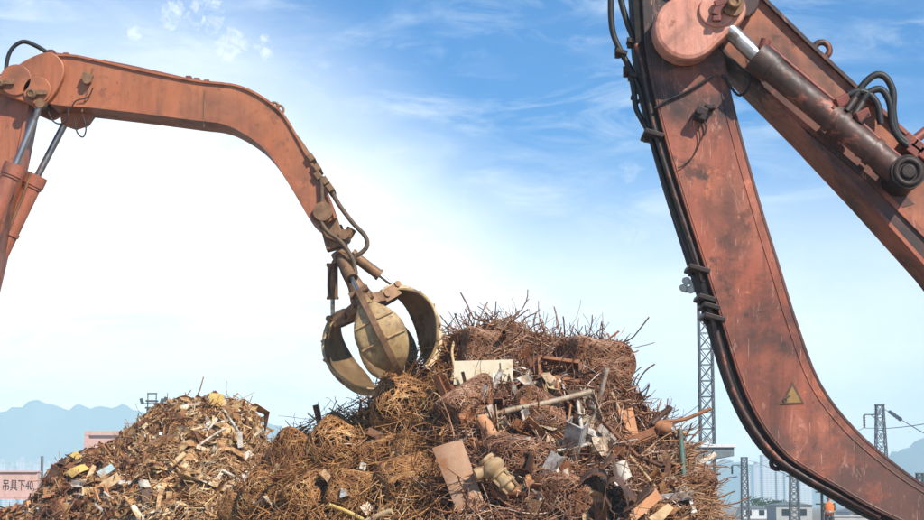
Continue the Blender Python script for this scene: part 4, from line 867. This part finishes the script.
for i, (pts, lab) in enumerate((([(217, 419), (213, 424), (208, 430)], 'short pale stick leaning under the upright yellow plate'), ([(224, 410), (232, 422), (240, 434)], 'pale stick running down the right crest of the left heap'), ([(198, 446), (212, 436), (226, 428)], 'pale stick slanting up in the middle of the left heap'), ([(170, 466), (184, 454)], 'thick pale board in the middle of the left heap'), ([(104, 492), (114, 500), (124, 506)], 'white bar crossing the thin open frame'), ([(222, 470), (236, 478), (246, 490)], 'pale bar low on the right side of the left heap'))):
    rodlike('steel_bar', lab, 'bar', pts, .028 if i != 3 else .06, 'plate_white' if i != 3 else 'plate_tan', s2b, .4, 5)
# pale shredded bits
def cluster(px0, px1, y0, y1, H, N, label):
    shards('pale_shreds', H, N, (pxx(px0, 27), pxx(px1, 27)), (y0, y1), (.06, .22), M['pale'], label, lift=(.02, .2))
cluster(220, 262, 24.6, 25.6, H1, 140, 'pale shredded metal low between the two heaps')
cluster(430, 450, 24.5, 25.4, H1, 90, 'pale shredded metal at the foot of the tall rusty plate')
cluster(595, 650, 25, 26.4, H1, 120, 'pale shredded metal around the curled dark sheets')
cluster(500, 530, 27.3, 27.8, H1, 60, 'pale shredded bits below the cream plate')

# ------------------------------------------------------------------ ground, mountains
t = NT('yard dirt'); c = t.obj(); n = t.noise(c, .15, 9, .65); n2 = t.noise(c, 2.5, 8, .7)
M['dirt'] = t.finish(t.mix(t.math('MULTIPLY', n2, .5), t.mix(n, (.17, .15, .125), (.29, .26, .22)), (.09, .065, .05)), .95, 0, n2, .4, .05)
g = MB(); xs = np.linspace(-1480, 1480, 30); ys = np.linspace(-18, 2700, 30); X, Yg = np.meshgrid(xs, ys); V = np.stack([X, Yg, np.zeros_like(X)], -1).reshape(-1, 3)
i, j = np.meshgrid(np.arange(29), np.arange(29), indexing='ij'); k = (i * 30 + j).ravel(); tag(quads('ground', V, np.stack([k, k + 1, k + 31, k + 30], 1), M['dirt']), 'bare dirt ground of the scrap yard', kind='structure')
t = NT('mountain woods'); c = t.obj(); n = t.noise(c, .012, 10, .7)
M['hill'] = t.finish(t.mix(n, (.06, .10, .085), (.11, .15, .12)), 1, 0, n, 1, 6)
ML = [(-260, 470), (-140, 440), (-60, 425), (0, 410), (20, 407), (34, 401), (48, 402), (62, 407), (84, 407), (104, 405), (126, 405), (140, 413), (156, 424), (200, 432), (230, 430), (258, 418), (270, 420), (290, 432), (320, 448), (380, 470), (450, 480)]
MR = [(560, 486), (640, 474), (700, 464), (730, 460), (770, 466), (800, 464), (830, 470), (856, 474), (876, 466), (892, 455), (910, 444), (930, 432), (970, 424), (1030, 426), (1100, 440), (1180, 460)]
for pl, Ym, lab in ((ML, 2400., 'hazy blue mountain ridge behind the left heap'), (MR, 2250., 'hazy blue mountain slope behind the right arm')):
    a = np.array([XZ(x, y, Ym) for x, y in pl]); xs = np.arange(a[0, 0], a[-1, 0], 7.); ys = np.arange(Ym - 250, Ym + 151, 12.5); X, Yg = np.meshgrid(xs, ys)
    Z = np.interp(X, a[:, 0], a[:, 1]) + 2.2 * np.sin(X * .084 + np.sin(X * .036)) + 1.5 * np.sin(X * .21 + Yg * .04); tt = (Yg - Ym) / 250; Z = Z * np.clip(1 - np.abs(tt), 0, 1) ** 1.2 + rng.normal(0, 1.2, Z.shape) * np.clip(1 - np.abs(tt), 0, 1) + 12 * np.sin(X * .02 + Yg * .024) * np.clip(-tt * 2, 0, 1) * np.clip(1 + tt, 0, 1) - .5
    V = np.stack([X, Yg, Z], -1).reshape(-1, 3); m = len(xs); i, j = np.meshgrid(np.arange(len(ys) - 1), np.arange(m - 1), indexing='ij'); k = (i * m + j).ravel()
    tag(quads('mountain', V, np.stack([k, k + 1, k + m + 1, k + m], 1), M['hill'], smooth=True), lab, kind='structure')

# ------------------------------------------------------------------ yard and skyline
def lattice_mast(mb, x, y, z0, z1, w0, w1, bays, r, rb):
    def cor(t): w = w0 + (w1 - w0) * t; z = z0 + (z1 - z0) * t; return [np.array((x + sx * w / 2, y + sy * w / 2, z)) for sx, sy in ((-1, -1), (1, -1), (1, 1), (-1, 1))]
    for k in range(bays):
        a, b = cor(k / bays), cor((k + 1) / bays)
        for i in range(4):
            mb.bar(a[i], b[i], r); mb.bar(b[i], b[(i + 1) % 4], rb)
            mb.bar(a[i], b[(i + 1) % 4], rb); mb.bar(a[(i + 1) % 4], b[i], rb)
def zrow(py, Y): return P(462, py, Y)[2]
# tall floodlight mast
Ym = 85.; x = P(706.5, 400, Ym)[0]; ztop = zrow(286, Ym)
rt = empty('floodlight_mast', (x, Ym, 0), 'tall steel lattice floodlight mast beside the right arm', 'light mast')
mb = MB(); lattice_mast(mb, x, Ym, 0, ztop, .66, .6, 16, .07, .035); build('tower', mb, M['galv_dark'], rt)
mb = MB(); mb.box((x - .25, Ym, ztop - .25), (1.3, .7, .06)); mb.bar((x - .9, Ym - .35, ztop + .1), (x + .35, Ym - .35, ztop + .1), .04); build('platform', mb, M['galv_dark'], rt)
for dx, dz in ((-.82, .28), (-.5, .2), (-.95, -.05), (-.62, -.12)):
    mb = MB(); p = np.array((x + dx, Ym - .3, ztop + dz)); mb.tube([p, p + np.array((-.12, -.2, -.12))], [.12, .2], 14); lamp = build('floodlight', mb, M['galv_dark'], rt); mb = MB(); mb.cyl(p + np.array((-.125, -.21, -.125)), p + np.array((-.13, -.22, -.13)), .17, 14); build('lens', mb, M['lens'], lamp)
# short mast behind the left heap
Ym = 95.; x = P(152, 400, Ym)[0]; zt = zrow(409, Ym)
rt = empty('floodlight_mast', (x, Ym, 0), 'small lattice light mast with a square head behind the left heap', 'light mast')
mb = MB(); lattice_mast(mb, x, Ym, 0, zt, .5, .42, 8, .05, .03); build('tower', mb, M['galv_dark'], rt)
mb = MB(); mb.box((x, Ym, zt + .06), (.62, .6, .09)); mb.box((x, Ym, zt + .42), (.6, .5, .08))
for s in (-1, 1): mb.bar((x + s * .22, Ym, zt), (x + s * .22, Ym, zrow(393.5, Ym)), .05)
mb.bar((x - .26, Ym, zrow(393.5, Ym)), (x + .26, Ym, zrow(393.5, Ym)), .07); mb.bar((x - .5, Ym, zt + .3), (x + .55, Ym, zt + .32), .035); build('platform', mb, M['galv_dark'], rt)
for s, dz in ((-.52, .42), (.55, .42), (.72, .5)):
    mb = MB(); mb.box((x + s, Ym - .1, zt + dz), (.16, .2, .28), Matrix.Rotation(R(18 * np.sign(s)), 3, 'Y')); build('floodlight', mb, M['galv_dark'], rt, .02)
# railway catenary masts
def catenary(px, ptop, Y, w, arm_px, arm_py, ins, lab, bays=10, wt=.6):
    x = P(px, 450, Y)[0]; zt = zrow(ptop, Y); rt = empty('overhead_line_mast', (x, Y, 0), lab, 'line mast', 'railway line masts'); mb = MB(); lattice_mast(mb, x, Y, 0, zt, w, w * wt, bays, .075, .045); mb.box((x, Y, zt + .04), (w * wt + .12, w * wt + .12, .09)); build('tower', mb, M['galv_dark'], rt)
    ax, az = XZ(arm_px, arm_py, Y); mb = MB(); mb.bar((x, Y, az), (ax, Y, az), .08); mb.bar((x, Y, az - (x - ax) * .45 if ax < x else az - (ax - x) * .45), (x + (ax - x) * .6, Y, az), .05); build('arm', mb, M['galv_dark'], rt)
    if ins:
        mb = MB(); zs = np.linspace(az - .05, zrow(ins, Y), 11); mb.tube([(ax, Y, z) for z in zs], [.05 if i % 2 else .11 for i in range(11)], 10); build('insulator', mb, M['dark'], rt)
    return rt, x, zt, ax, az
r1, mx, mz, ax, az = catenary(881, 405.5, 130., 1.1, 864, 414.5, 427.5, 'line mast with a hanging insulator above the bend of the right arm', 10, .45)
catenary(744, 458, 150., .62, 732, 465, 474, 'line mast with a short arm left of the pale towers', 10, .7)
catenary(793, 472, 140., .75, 786, 476, None, 'line mast framed under the curve of the right arm', 9, .7)
catenary(919, 474, 120., .5, 906, 478, None, 'stub of a line mast at the right edge of the picture', 8, .8)
Yp = 120.; x = P(822, 500, Yp)[0]; rt = empty('utility_pole', (x, Yp, 0), 'plain dark utility pole with two short crossarms left of the worker', 'utility pole')
mb = MB(); mb.tube([(x, Yp, 0), (x, Yp, zrow(487, Yp))], [.12, .085], 12); build('pole', mb, M['dark'], rt)
for py in (492, 504): mb = MB(); mb.bar((x - .45, Yp - .1, zrow(py, Yp)), (x + .45, Yp - .1, zrow(py, Yp)), .09); build('crossarm', mb, M['dark'], rt)
def line(pts, lab, r=.022, ins=None):
    q = smooth([P(a, b, c) for a, b, c in pts], 6); mb = MB(); mb.tube(q, r, 6)
    if ins: mb.tube([P(*ins[0]) * (1 - i / 8) + P(*ins[1]) * (i / 8) for i in range(9)], [.07 if i % 2 else .13 for i in range(9)], 8)
    tag(build('power_line', mb, M['galv_dark'], off=tuple(q[0])), lab, 'power line')
line([(864, 428, 130), (890, 428, 110), (924, 424, 88), (990, 412, 62)], 'thin wire running right from the hanging insulator')
line([(881, 407, 130), (905, 422, 96), (930, 436, 80), (980, 458, 60)], 'sloping wire with a long insulator at the right edge', .022, ((890, 412, 117), (900, 419, 102)))
line([(744, 459, 150), (760, 464, 120), (785, 474, 95), (830, 494, 70)], 'thin wire sloping from the mast left of the pale towers', .014)
line([(864, 428, 130), (835, 440, 170), (800, 450, 230), (744, 467, 330)], 'thin wire sagging left behind the right arm', .02)
# canopy behind the heap
Yc = 58.; rt = empty('canopy', (P(690, 455, Yc)[0], Yc, 0), 'flat grey canopy roof sticking out behind the right edge of the heap', 'canopy')
x0, x1 = P(610, 450, Yc)[0], P(734, 450, Yc)[0]; mb = MB(); z1_, z0_ = zrow(447.5, Yc), zrow(456, Yc)
mb.add([(x0, Yc, z0_ - .25), (x1 - 1.4, Yc, z0_ - .18), (x1, Yc, z0_), (x1, Yc, z1_), (x0, Yc, z1_)] + [(a, Yc + 4, b) for a, b in ((x0, z0_ - .25), (x1 - 1.4, z0_ - .18), (x1, z0_), (x1, z1_), (x0, z1_))], [(0, 1, 2, 3, 4), (9, 8, 7, 6, 5)] + [(i + 5, (i + 1) % 5 + 5, (i + 1) % 5, i) for i in range(5)])
build('roof', mb, M['galv'], rt, .01)
mb = MB(); mb.box(((x0 + x1) / 2, Yc + 2, z1_ + .06), (x1 - x0 + .16, 4.16, .1)); build('roof_sheet', mb, M['white'], rt)
for xx in (x0 + 1, x0 + 2.4):
    for yy in (Yc + .5, Yc + 3.5): mb = MB(); mb.bar((xx, yy, 0), (xx, yy, z0_ - .24), .2); build('post', mb, M['galv'], rt)
# crane beam with its writing
Yb = 62.; xa, xb = P(-160, 480, Yb)[0], P(39, 480, Yb)[0]; za, zb = zrow(497.5, Yb), zrow(472.5, Yb)
rt = empty('crane_beam', ((xa + xb) / 2, Yb, 0), 'faded red crane beam with black writing at the far left', 'crane')
mb = MB(); mb.box(((xa + xb) / 2, Yb, (za + zb) / 2), (xb - xa, .5, zb - za)); bmn = build('beam', mb, M['cranered'], rt, .02)
mb = MB(); mb.box(((xa + xb) / 2, Yb - .01, zb + .03), (xb - xa + .04, .62, .05)); mb.box(((xa + xb) / 2, Yb - .01, za - .03), (xb - xa + .04, .62, .05)); build('flange', mb, M['cranered'], rt)
for xx in (xa + .8, xb - 2.6): mb = MB(); mb.box((xx, Yb + .02, za / 2 - .04), (.4, .4, za - .08)); build('leg', mb, M['cranered'], rt)
tc = bpy.data.curves.new('lettering', 'FONT'); tc.body = '吊具下40.'; tc.extrude = .004; tc.materials.append(M['ink'])
to = bpy.data.objects.new('lettering', tc); COL.objects.link(to); bpy.context.view_layer.update()
me = bpy.data.meshes.new_from_object(to.evaluated_get(bpy.context.evaluated_depsgraph_get())); bpy.data.objects.remove(to)
lo_ = bpy.data.objects.new('lettering', me); COL.objects.link(lo_); lo_.parent = bmn
vx = [v.co.x for v in me.vertices]; vy = [v.co.y for v in me.vertices]
sx = (P(36.6, 480, Yb)[0] - P(5, 480, Yb)[0]) / (max(vx) - min(vx)); sy = (zrow(480, Yb) - zrow(490.5, Yb)) / (max(vy) - min(vy))
lo_.rotation_euler = (math.pi / 2, 0, 0); lo_.scale = (sx, sy, 1); lo_.location = tuple(np.array((P(5, 480, Yb)[0] - min(vx) * sx, Yb - .256, zrow(490.5, Yb) - min(vy) * sy)) - parent_world(bmn))
Yq = 63.; x = P(41.5, 480, Yq)[0]; mb = MB(); mb.tube([(x, Yq, 0), (x, Yq, zrow(456, Yq))], .05, 10); mb.box((x, Yq, .02), (.4, .4, .04)); tag(build('steel_pole', mb, M['galv'], off=(x, Yq, 0)), 'thin grey pole at the right end of the faded red crane beam', 'pole')
Yq = 115.; x0, x1 = P(85, 440, Yq)[0], P(125, 440, Yq)[0]; zt = zrow(433, Yq)
rt = empty('portal_frame', ((x0 + x1) / 2, Yq, 0), 'faded red steel portal frame behind the left heap', 'frame')
for xx in (x0 + .12, x1 - .12): mb = MB(); mb.box((xx, Yq, (zt - .14) / 2), (.3, .3, zt - .14)); build('post', mb, M['cranered'], rt)
mb = MB(); mb.box(((x0 + x1) / 2, Yq, zt), (x1 - x0, .34, .28)); build('crossbeam', mb, M['cranered'], rt); mb = MB(); mb.box(((x0 + x1) / 2, Yq + .05, zt - .6), (x1 - x0 - .5, .06, .9)); build('panel', mb, M['cranered'], rt)
# skyline
t = NT('tower facade'); c = t.obj(); br = t.n('ShaderNodeTexBrick', i_Vector=t.map(c, rot=(R(90), 0, 0)), i_Scale=.16); br.offset = 0
br.inputs['Color1'].default_value = (.09, .11, .13, 1); br.inputs['Color2'].default_value = (.16, .18, .2, 1); br.inputs['Mortar'].default_value = (.5, .5, .5, 1); br.inputs['Mortar Size'].default_value = .1
M['facade'] = t.finish(br.outputs['Color'], .7)
def tower(px0, px1, ptop, Y, lab, grp):
    x0, x1 = P(px0, 480, Y)[0], P(px1, 480, Y)[0]; z = zrow(ptop, Y); rt = empty('tower_block', ((x0 + x1) / 2, Y, 0), lab, 'building', grp); d = max(14., (x1 - x0))
    mb = MB(); mb.box(((x0 + x1) / 2, Y + d / 2, z / 2), (x1 - x0, d, z)); build('wall', mb, M['facade'], rt)
    mb = MB(); mb.box(((x0 + x1) / 2, Y + d / 2, z + .5), (x1 - x0 + .8, d + .8, 1)); mb.box(((x0 + x1) / 2, Y + d / 2, z + 2.5), ((x1 - x0) * .4, d * .4, 3)); build('roof', mb, M['concrete'], rt)
for a, b, tp, lab in ((742, 750, 474, 'pale hazy tower block left of the row behind the right arm'), (754, 761, 466, 'narrow pale hazy tower block second from the left'), (763, 775, 456, 'tallest pale hazy tower block between the line masts'), (777, 783, 470, 'slim pale hazy tower block right of the tallest'), (785, 797, 464, 'pale hazy tower block behind the mast framed by the arm'), (800, 812, 476, 'low pale hazy block at the right end of the row')): tower(a, b, tp, 1450. + a % 7 * 20, lab, 'hazy towers behind the right arm')
k = 0
for a, b, tp in ((-34, -22, 464), (-18, -8, 468), (-4, 5, 463), (8, 13, 467), (16, 24, 461), (26, 31, 466), (33, 41, 463), (44, 50, 465), (53, 57, 461), (59, 66, 467)):
    tower(a, b, tp, 1550. + (k * 37) % 50 * 3, 'tiny hazy city block in the row behind the red crane beam', 'hazy city blocks at the far left'); k += 1
# low sheds, vans, trees and worker below the right arm
Ys = 170.
def shed(px0, px1, py, Y, mat, lab):
    x0, x1 = P(px0, 500, Y)[0], P(px1, 500, Y)[0]; z = zrow(py, Y); rt = empty('shed', ((x0 + x1) / 2, Y, 0), lab, 'shed'); mb = MB(); mb.box(((x0 + x1) / 2, Y + 3, z / 2), (x1 - x0, 6, z)); w = build('wall', mb, M[mat], rt)
    mb = MB(); h = .35; mb.prism([(x0 - .2, z), (x1 + .2, z), ((x0 + x1) / 2, z + h)], Y - .2, Y + 6.2); build('roof', mb, M['galv'], rt)
    n_ = max(2, int((x1 - x0) / 1.6))
    for i in range(n_): mb = MB(); mb.box((x0 + (i + .5) * (x1 - x0) / n_, Y - .01, z * .55), (.7, .05, .7)); build('window', mb, M['glass'], w)
shed(742, 768, 508, 230., 'white', 'long white shed left of the green trees')
shed(776, 812, 505, 190., 'concrete', 'low grey shed left of the utility pole')
shed(850, 880, 512, 150., 'white', 'low white shed right of the worker')
t = NT('tree leaves'); r_ = t.n('ShaderNodeNewGeometry').outputs['Random Per Island']; M['leaf'] = t.finish(t.ramp(r_, [(0, (.03, .05, .02)), (.6, (.06, .1, .035)), (1, (.1, .14, .05))]), .8)
def tree(px, py, Y, w, lab):
    x = P(px, 500, Y)[0]; zt = zrow(py, Y); rt = empty('tree', (x, Y, 0), lab, 'tree', 'trees by the sheds'); mb = MB(); mb.tube([(x, Y, 0), (x + .1, Y, zt * .35), (x, Y, zt * .7)], [.22, .16, .07], 8)
    for s in (-1, 1): mb.tube([(x, Y, zt * .4), (x + s * w * .25, Y + .2 * s, zt * .7)], [.09, .03], 6)
    build('trunk', mb, M['brownsteel'], rt); n = 900; cl = rng.normal(0, 1, (12, 3)) * np.array((w * .26, w * .26, zt * .12)) + np.array((x, Y, zt * .68)); c = cl[rng.integers(0, 12, n)] + rng.normal(0, 1, (n, 3)) * np.array((w * .12, w * .12, zt * .07))
    u = rng.normal(size=(n, 3)); u /= np.linalg.norm(u, axis=1, keepdims=True); v = np.cross(u, rng.normal(size=(n, 3))); v /= np.linalg.norm(v, axis=1, keepdims=True); s = .16
    V = np.stack([c - u * s, c + v * s * .6, c + u * s, c - v * s * .6], 1).reshape(-1, 3) - np.array((x, Y, 0)); o = quads('crown', V, np.arange(4 * n).reshape(n, 4), M['leaf']); o.parent = rt
tree(768, 498, 250., 5.5, 'bushy green tree in front of the hazy towers'); tree(776, 503, 245., 4., 'smaller green tree at the foot of the tallest hazy tower')
Yw = 62.; x0, x1 = P(834, 510, Yw)[0], P(900, 510, Yw)[0]; zt = zrow(517, Yw); mb = MB(); mb.prism([(x0, 0), (x1, 0), (x1, zt), (x0, zt)], Yw, Yw + .3); mb.box(((x0 + x1) / 2, Yw + .15, zt + .03), (x1 - x0 + .06, .36, .06)); tag(build('yard_wall', mb, M['concrete'], bevel=.01, off=((x0 + x1) / 2, Yw, 0)), 'low grey concrete wall in front of the worker', 'wall')
# loading slab and worker
Yk = 80.; xk = P(829, 505, Yk)[0]; mb = MB(); mb.box((xk, Yk, .18), (5, 3, .36)); tag(build('concrete_slab', mb, M['concrete'], bevel=.02, off=(xk, Yk, 0)), 'low concrete slab the worker stands on', 'slab')
M['skin'] = steel('skin', (.42, .25, .17), (.46, .28, .2), .6, 0, 8); M['vest'] = steel('orange vest', (.75, .14, .03), (.8, .2, .05), .7, 0, 5); M['cloth'] = steel('dark green jacket', (.05, .07, .05), (.08, .1, .07), .85, 0, 8); M['trous'] = steel('dark trousers', (.03, .035, .05), (.05, .055, .07), .85, 0, 8); M['reflect'] = steel('reflective tape', (.6, .6, .55), (.7, .7, .66), .4, 0, 6)
wk = empty('person', (xk, Yk, .36), 'worker in an orange vest standing beside the utility pole under the right arm', 'person')
def skin(name, nodes, edges, mat, parent, sub=2):
    me = bpy.data.meshes.new(name); me.from_pydata([n[:3] for n in nodes], edges, []); me.materials.append(mat); o = bpy.data.objects.new(name, me); COL.objects.link(o); o.parent = parent
    sk = o.modifiers.new('skin', 'SKIN'); sk.use_smooth_shade = True
    for v, n in zip(me.skin_vertices[0].data, nodes): v.radius = (n[3], n[4] if len(n) > 4 else n[3]); v.use_root = False
    me.skin_vertices[0].data[0].use_root = True; s = o.modifiers.new('sub', 'SUBSURF'); s.levels = s.render_levels = sub; return o
N_ = [(0, 0, .95, .15, .11), (0, 0, 1.12, .14, .10), (0, 0, 1.32, .17, .11), (0, 0, 1.44, .09, .08), (0, -.01, 1.53, .055, .055), (0, -.02, 1.60, .085, .095), (0, -.02, 1.70, .08, .09)]; E_ = [(i, i + 1) for i in range(6)]
for s in (-1, 1):
    b = len(N_); N_ += [(s * .2, 0, 1.40, .07), (s * .27, .02, 1.14, .048), (s * .2, -.2, 1.06, .036), (s * .1, -.26, 1.08, .03)]; E_ += [(3, b), (b, b + 1), (b + 1, b + 2), (b + 2, b + 3)]
    for f in range(4):
        q = len(N_); N_ += [(s * (.07 - .005 * f), -.28 - .01 * f, 1.105 - .022 * f, .011), (s * .03, -.30, 1.10 - .022 * f, .009)]; E_ += [(b + 3, q), (q, q + 1)]
    q = len(N_); N_ += [(s * .09, -.27, 1.13, .012), (s * .06, -.3, 1.14, .01)]; E_ += [(b + 3, q), (q, q + 1)]
    b = len(N_); N_ += [(s * .1, 0, .86, .1), (s * .12, 0, .5, .062), (s * .13, .02, .1, .045), (s * .13, -.02, .05, .045), (s * .14, -.16, .04, .04)]; E_ += [(0, b), (b, b + 1), (b + 1, b + 2), (b + 2, b + 3), (b + 3, b + 4)]
skin('body', N_, E_, M['skin'], wk)
def shell(name, rings, mat, n=20):
    mb = MB(); mb.smooth = True; vs = [(cx + rx * math.cos(2 * math.pi * j / n), cy + ry * math.sin(2 * math.pi * j / n), z) for cx, cy, z, rx, ry in rings for j in range(n)]
    mb.add(vs, [(i * n + j, i * n + (j + 1) % n, (i + 1) * n + (j + 1) % n, (i + 1) * n + j) for i in range(len(rings) - 1) for j in range(n)]); mb.v = [tuple(np.array(v) + parent_world(wk)) for v in mb.v]
    o = build(name, mb, mat, wk); o.modifiers.new('solid', 'SOLIDIFY').thickness = .012; return o
shell('vest', [(0, 0, .92, .2, .16), (0, 0, 1.1, .2, .155), (0, 0, 1.3, .225, .16), (0, 0, 1.42, .17, .12), (0, 0, 1.48, .08, .08)], M['vest']); shell('reflective_band', [(0, 0, 1.02, .207, .163), (0, 0, 1.07, .207, .163)], M['reflect'])
for s in (-1, 1):
    mb = MB(); mb.tube([np.array(p) + parent_world(wk) for p in ((s * .19, 0, 1.42), (s * .27, .02, 1.14), (s * .215, -.17, 1.07))], [.085, .065, .05], 12); build('sleeve', mb, M['cloth'], wk)
    mb = MB(); mb.tube([np.array(p) + parent_world(wk) for p in ((s * .09, 0, .95), (s * .12, 0, .5), (s * .13, .01, .08))], [.125, .09, .075], 14); build('trouser_leg', mb, M['trous'], wk)
    mb = MB(); mb.tube([np.array(p) + parent_world(wk) for p in ((s * .13, .06, .05), (s * .135, -.06, .055), (s * .14, -.2, .04))], [.05, .06, .035], 10); build('boot', mb, M['dark'], wk)
shell('helmet', [(0, -.02, 1.68, .135, .15), (0, -.02, 1.69, .115, .13), (0, -.015, 1.75, .105, .12), (0, -.01, 1.80, .06, .07), (0, -.01, 1.81, .004, .004)], M['white'])
mb = MB(); W0 = parent_world(wk); mb.tube([W0 + (0, -.12, 1.63), W0 + (0, -.14, 1.6)], [.012, .018], 8); mb.box(W0 + (0, -.118, 1.56), (.05, .012, .012))
for s in (-1, 1): mb.box(W0 + (s * .035, -.115, 1.645), (.025, .012, .012)); mb.tube([W0 + (s * .088, -.01, 1.64), W0 + (s * .092, -.01, 1.58)], .018, 8)
build('face', mb, M['skin'], wk)

# ------------------------------------------------------------------ air
HZD = .0005
bpy.ops.mesh.primitive_cube_add(size=1); hb = bpy.context.object; hb.name = 'haze'; hb.dimensions = (3000, 2760, 166); hb.location = (0, 1342, 82); tag(hb, kind='stuff')
m = bpy.data.materials.new('haze air'); m.use_nodes = True; nt = m.node_tree; nt.nodes.clear(); pv = nt.nodes.new('ShaderNodeVolumePrincipled'); pv.inputs['Color'].default_value = (.60, .86, 1, 1); pv.inputs['Density'].default_value = HZD; pv.inputs['Anisotropy'].default_value = -.35
ou = nt.nodes.new('ShaderNodeOutputMaterial'); nt.links.new(pv.outputs[0], ou.inputs['Volume']); hb.data.materials.append(m)

# ------------------------------------------------------------------ light and sky
sund = np.array((.46, -.60, .66)); sund /= np.linalg.norm(sund)
elev = math.asin(sund[2]); azi = math.atan2(sund[0], sund[1])
sl = bpy.data.lights.new('sun', 'SUN'); sl.energy = 5.0; sl.angle = R(.5); sl.color = (1, .915, .79); so = bpy.data.objects.new('sun', sl); COL.objects.link(so)
so.rotation_euler = Vector(sund).to_track_quat('Z', 'Y').to_euler(); so.location = (20, -20, 40)
w = bpy.data.worlds.new('World'); SC.world = w; w.use_nodes = True; t = NT('', w)
sky = t.n('ShaderNodeTexSky', sky_type='NISHITA', sun_disc=False, sun_elevation=elev, sun_rotation=azi, altitude=0., air_density=1.0, dust_density=.6, ozone_density=3.)
d = t.n('ShaderNodeTexCoord').outputs['Generated']
def dot(v): return t.n('ShaderNodeVectorMath', operation='DOT_PRODUCT', i_0=d, i_1=tuple(v)).outputs['Value']
def unit(v): v = np.array(v, float); return v / np.linalg.norm(v)
SKYW = (13.8, 13.9, 13.8)
base = t.mix(1., sky.outputs[0], (.01, .64, 1.2), 'MULTIPLY')
# bright hazy part of the sky, low on the left
cdir = unit(ray(125, 400)); hz = t.n('ShaderNodeMapRange', interpolation_type='SMOOTHSTEP', i_Value=dot(cdir), i_1=math.cos(R(14.8)), i_2=math.cos(R(3))).outputs[0]
sp = t.n('ShaderNodeSeparateXYZ', i_0=d); low = t.n('ShaderNodeMapRange', interpolation_type='SMOOTHSTEP', i_Value=sp.outputs[2], i_1=.215, i_2=.075).outputs[0]
wob = t.noise(t.map(d, scale=(9, 9, 14)), 1., 6, .55, .4)
hz2 = t.math('MULTIPLY', t.math('ADD', hz, t.math('MULTIPLY', low, .8)), t.math('ADD', .62, t.math('MULTIPLY', wob, .85)), clamp=True)
# high thin cloud, drawn out along one direction
q = t.map(d, rot=(0, R(24), 0), scale=(5, 5, 19)); ci = t.noise(q, 2.0, 12, .66, 1.3); q2 = t.map(d, rot=(0, R(-18), 0), scale=(5, 5, 16)); cj = t.noise(q2, 1.6, 8, .6, .5)
cir = t.math('MULTIPLY', t.ramp(ci, [(.44, 0.), (.74, .8)]), t.ramp(cj, [(.40, 0.15), (.60, 1.)]))
col = t.mix(hz2, base, SKYW); col = t.mix(cir, col, (9.2, 10., 10.8))
# small separate puffs
pn = t.noise(d, 170, 7, .6, .8)
for px, py, r in ((207, 15, 1.0), (232, 47, 1.0), (264, 48, .7), (172, 14, .8), (135, 32, .4), (464, 197, .42), (635, 232, .8), (630, 170, .8)):
    a = t.n('ShaderNodeMapRange', interpolation_type='SMOOTHSTEP', i_Value=dot(unit(ray(px, py))), i_1=math.cos(R(r)), i_2=math.cos(R(r * .1))).outputs[0]
    f = t.ramp(t.math('ADD', pn, t.math('MULTIPLY', t.math('SUBTRACT', a, 1.), .45)), [(.40, 0.), (.68, .72 if py < 100 else .25)]); col = t.mix(f, col, (11, 11.3, 11.5))
bg = t.n('ShaderNodeBackground', i_Color=col, i_Strength=.085); o = t.n('ShaderNodeOutputWorld'); t.t.links.new(bg.outputs[0], o.inputs[0])

SC.view_settings.view_transform = 'Standard'; SC.view_settings.look = 'None'; SC.view_settings.gamma = 1; SC.view_settings.use_curve_mapping = False; SC.view_settings.exposure = .4
cy = SC.cycles; cy.use_denoising = True; cy.max_bounces = 6; cy.diffuse_bounces = 3; cy.glossy_bounces = 3; cy.volume_bounces = 1; cy.transmission_bounces = 2; cy.use_adaptive_sampling = True; cy.adaptive_threshold = .015
try: cy.denoiser = 'OPENIMAGEDENOISE'
except Exception: pass
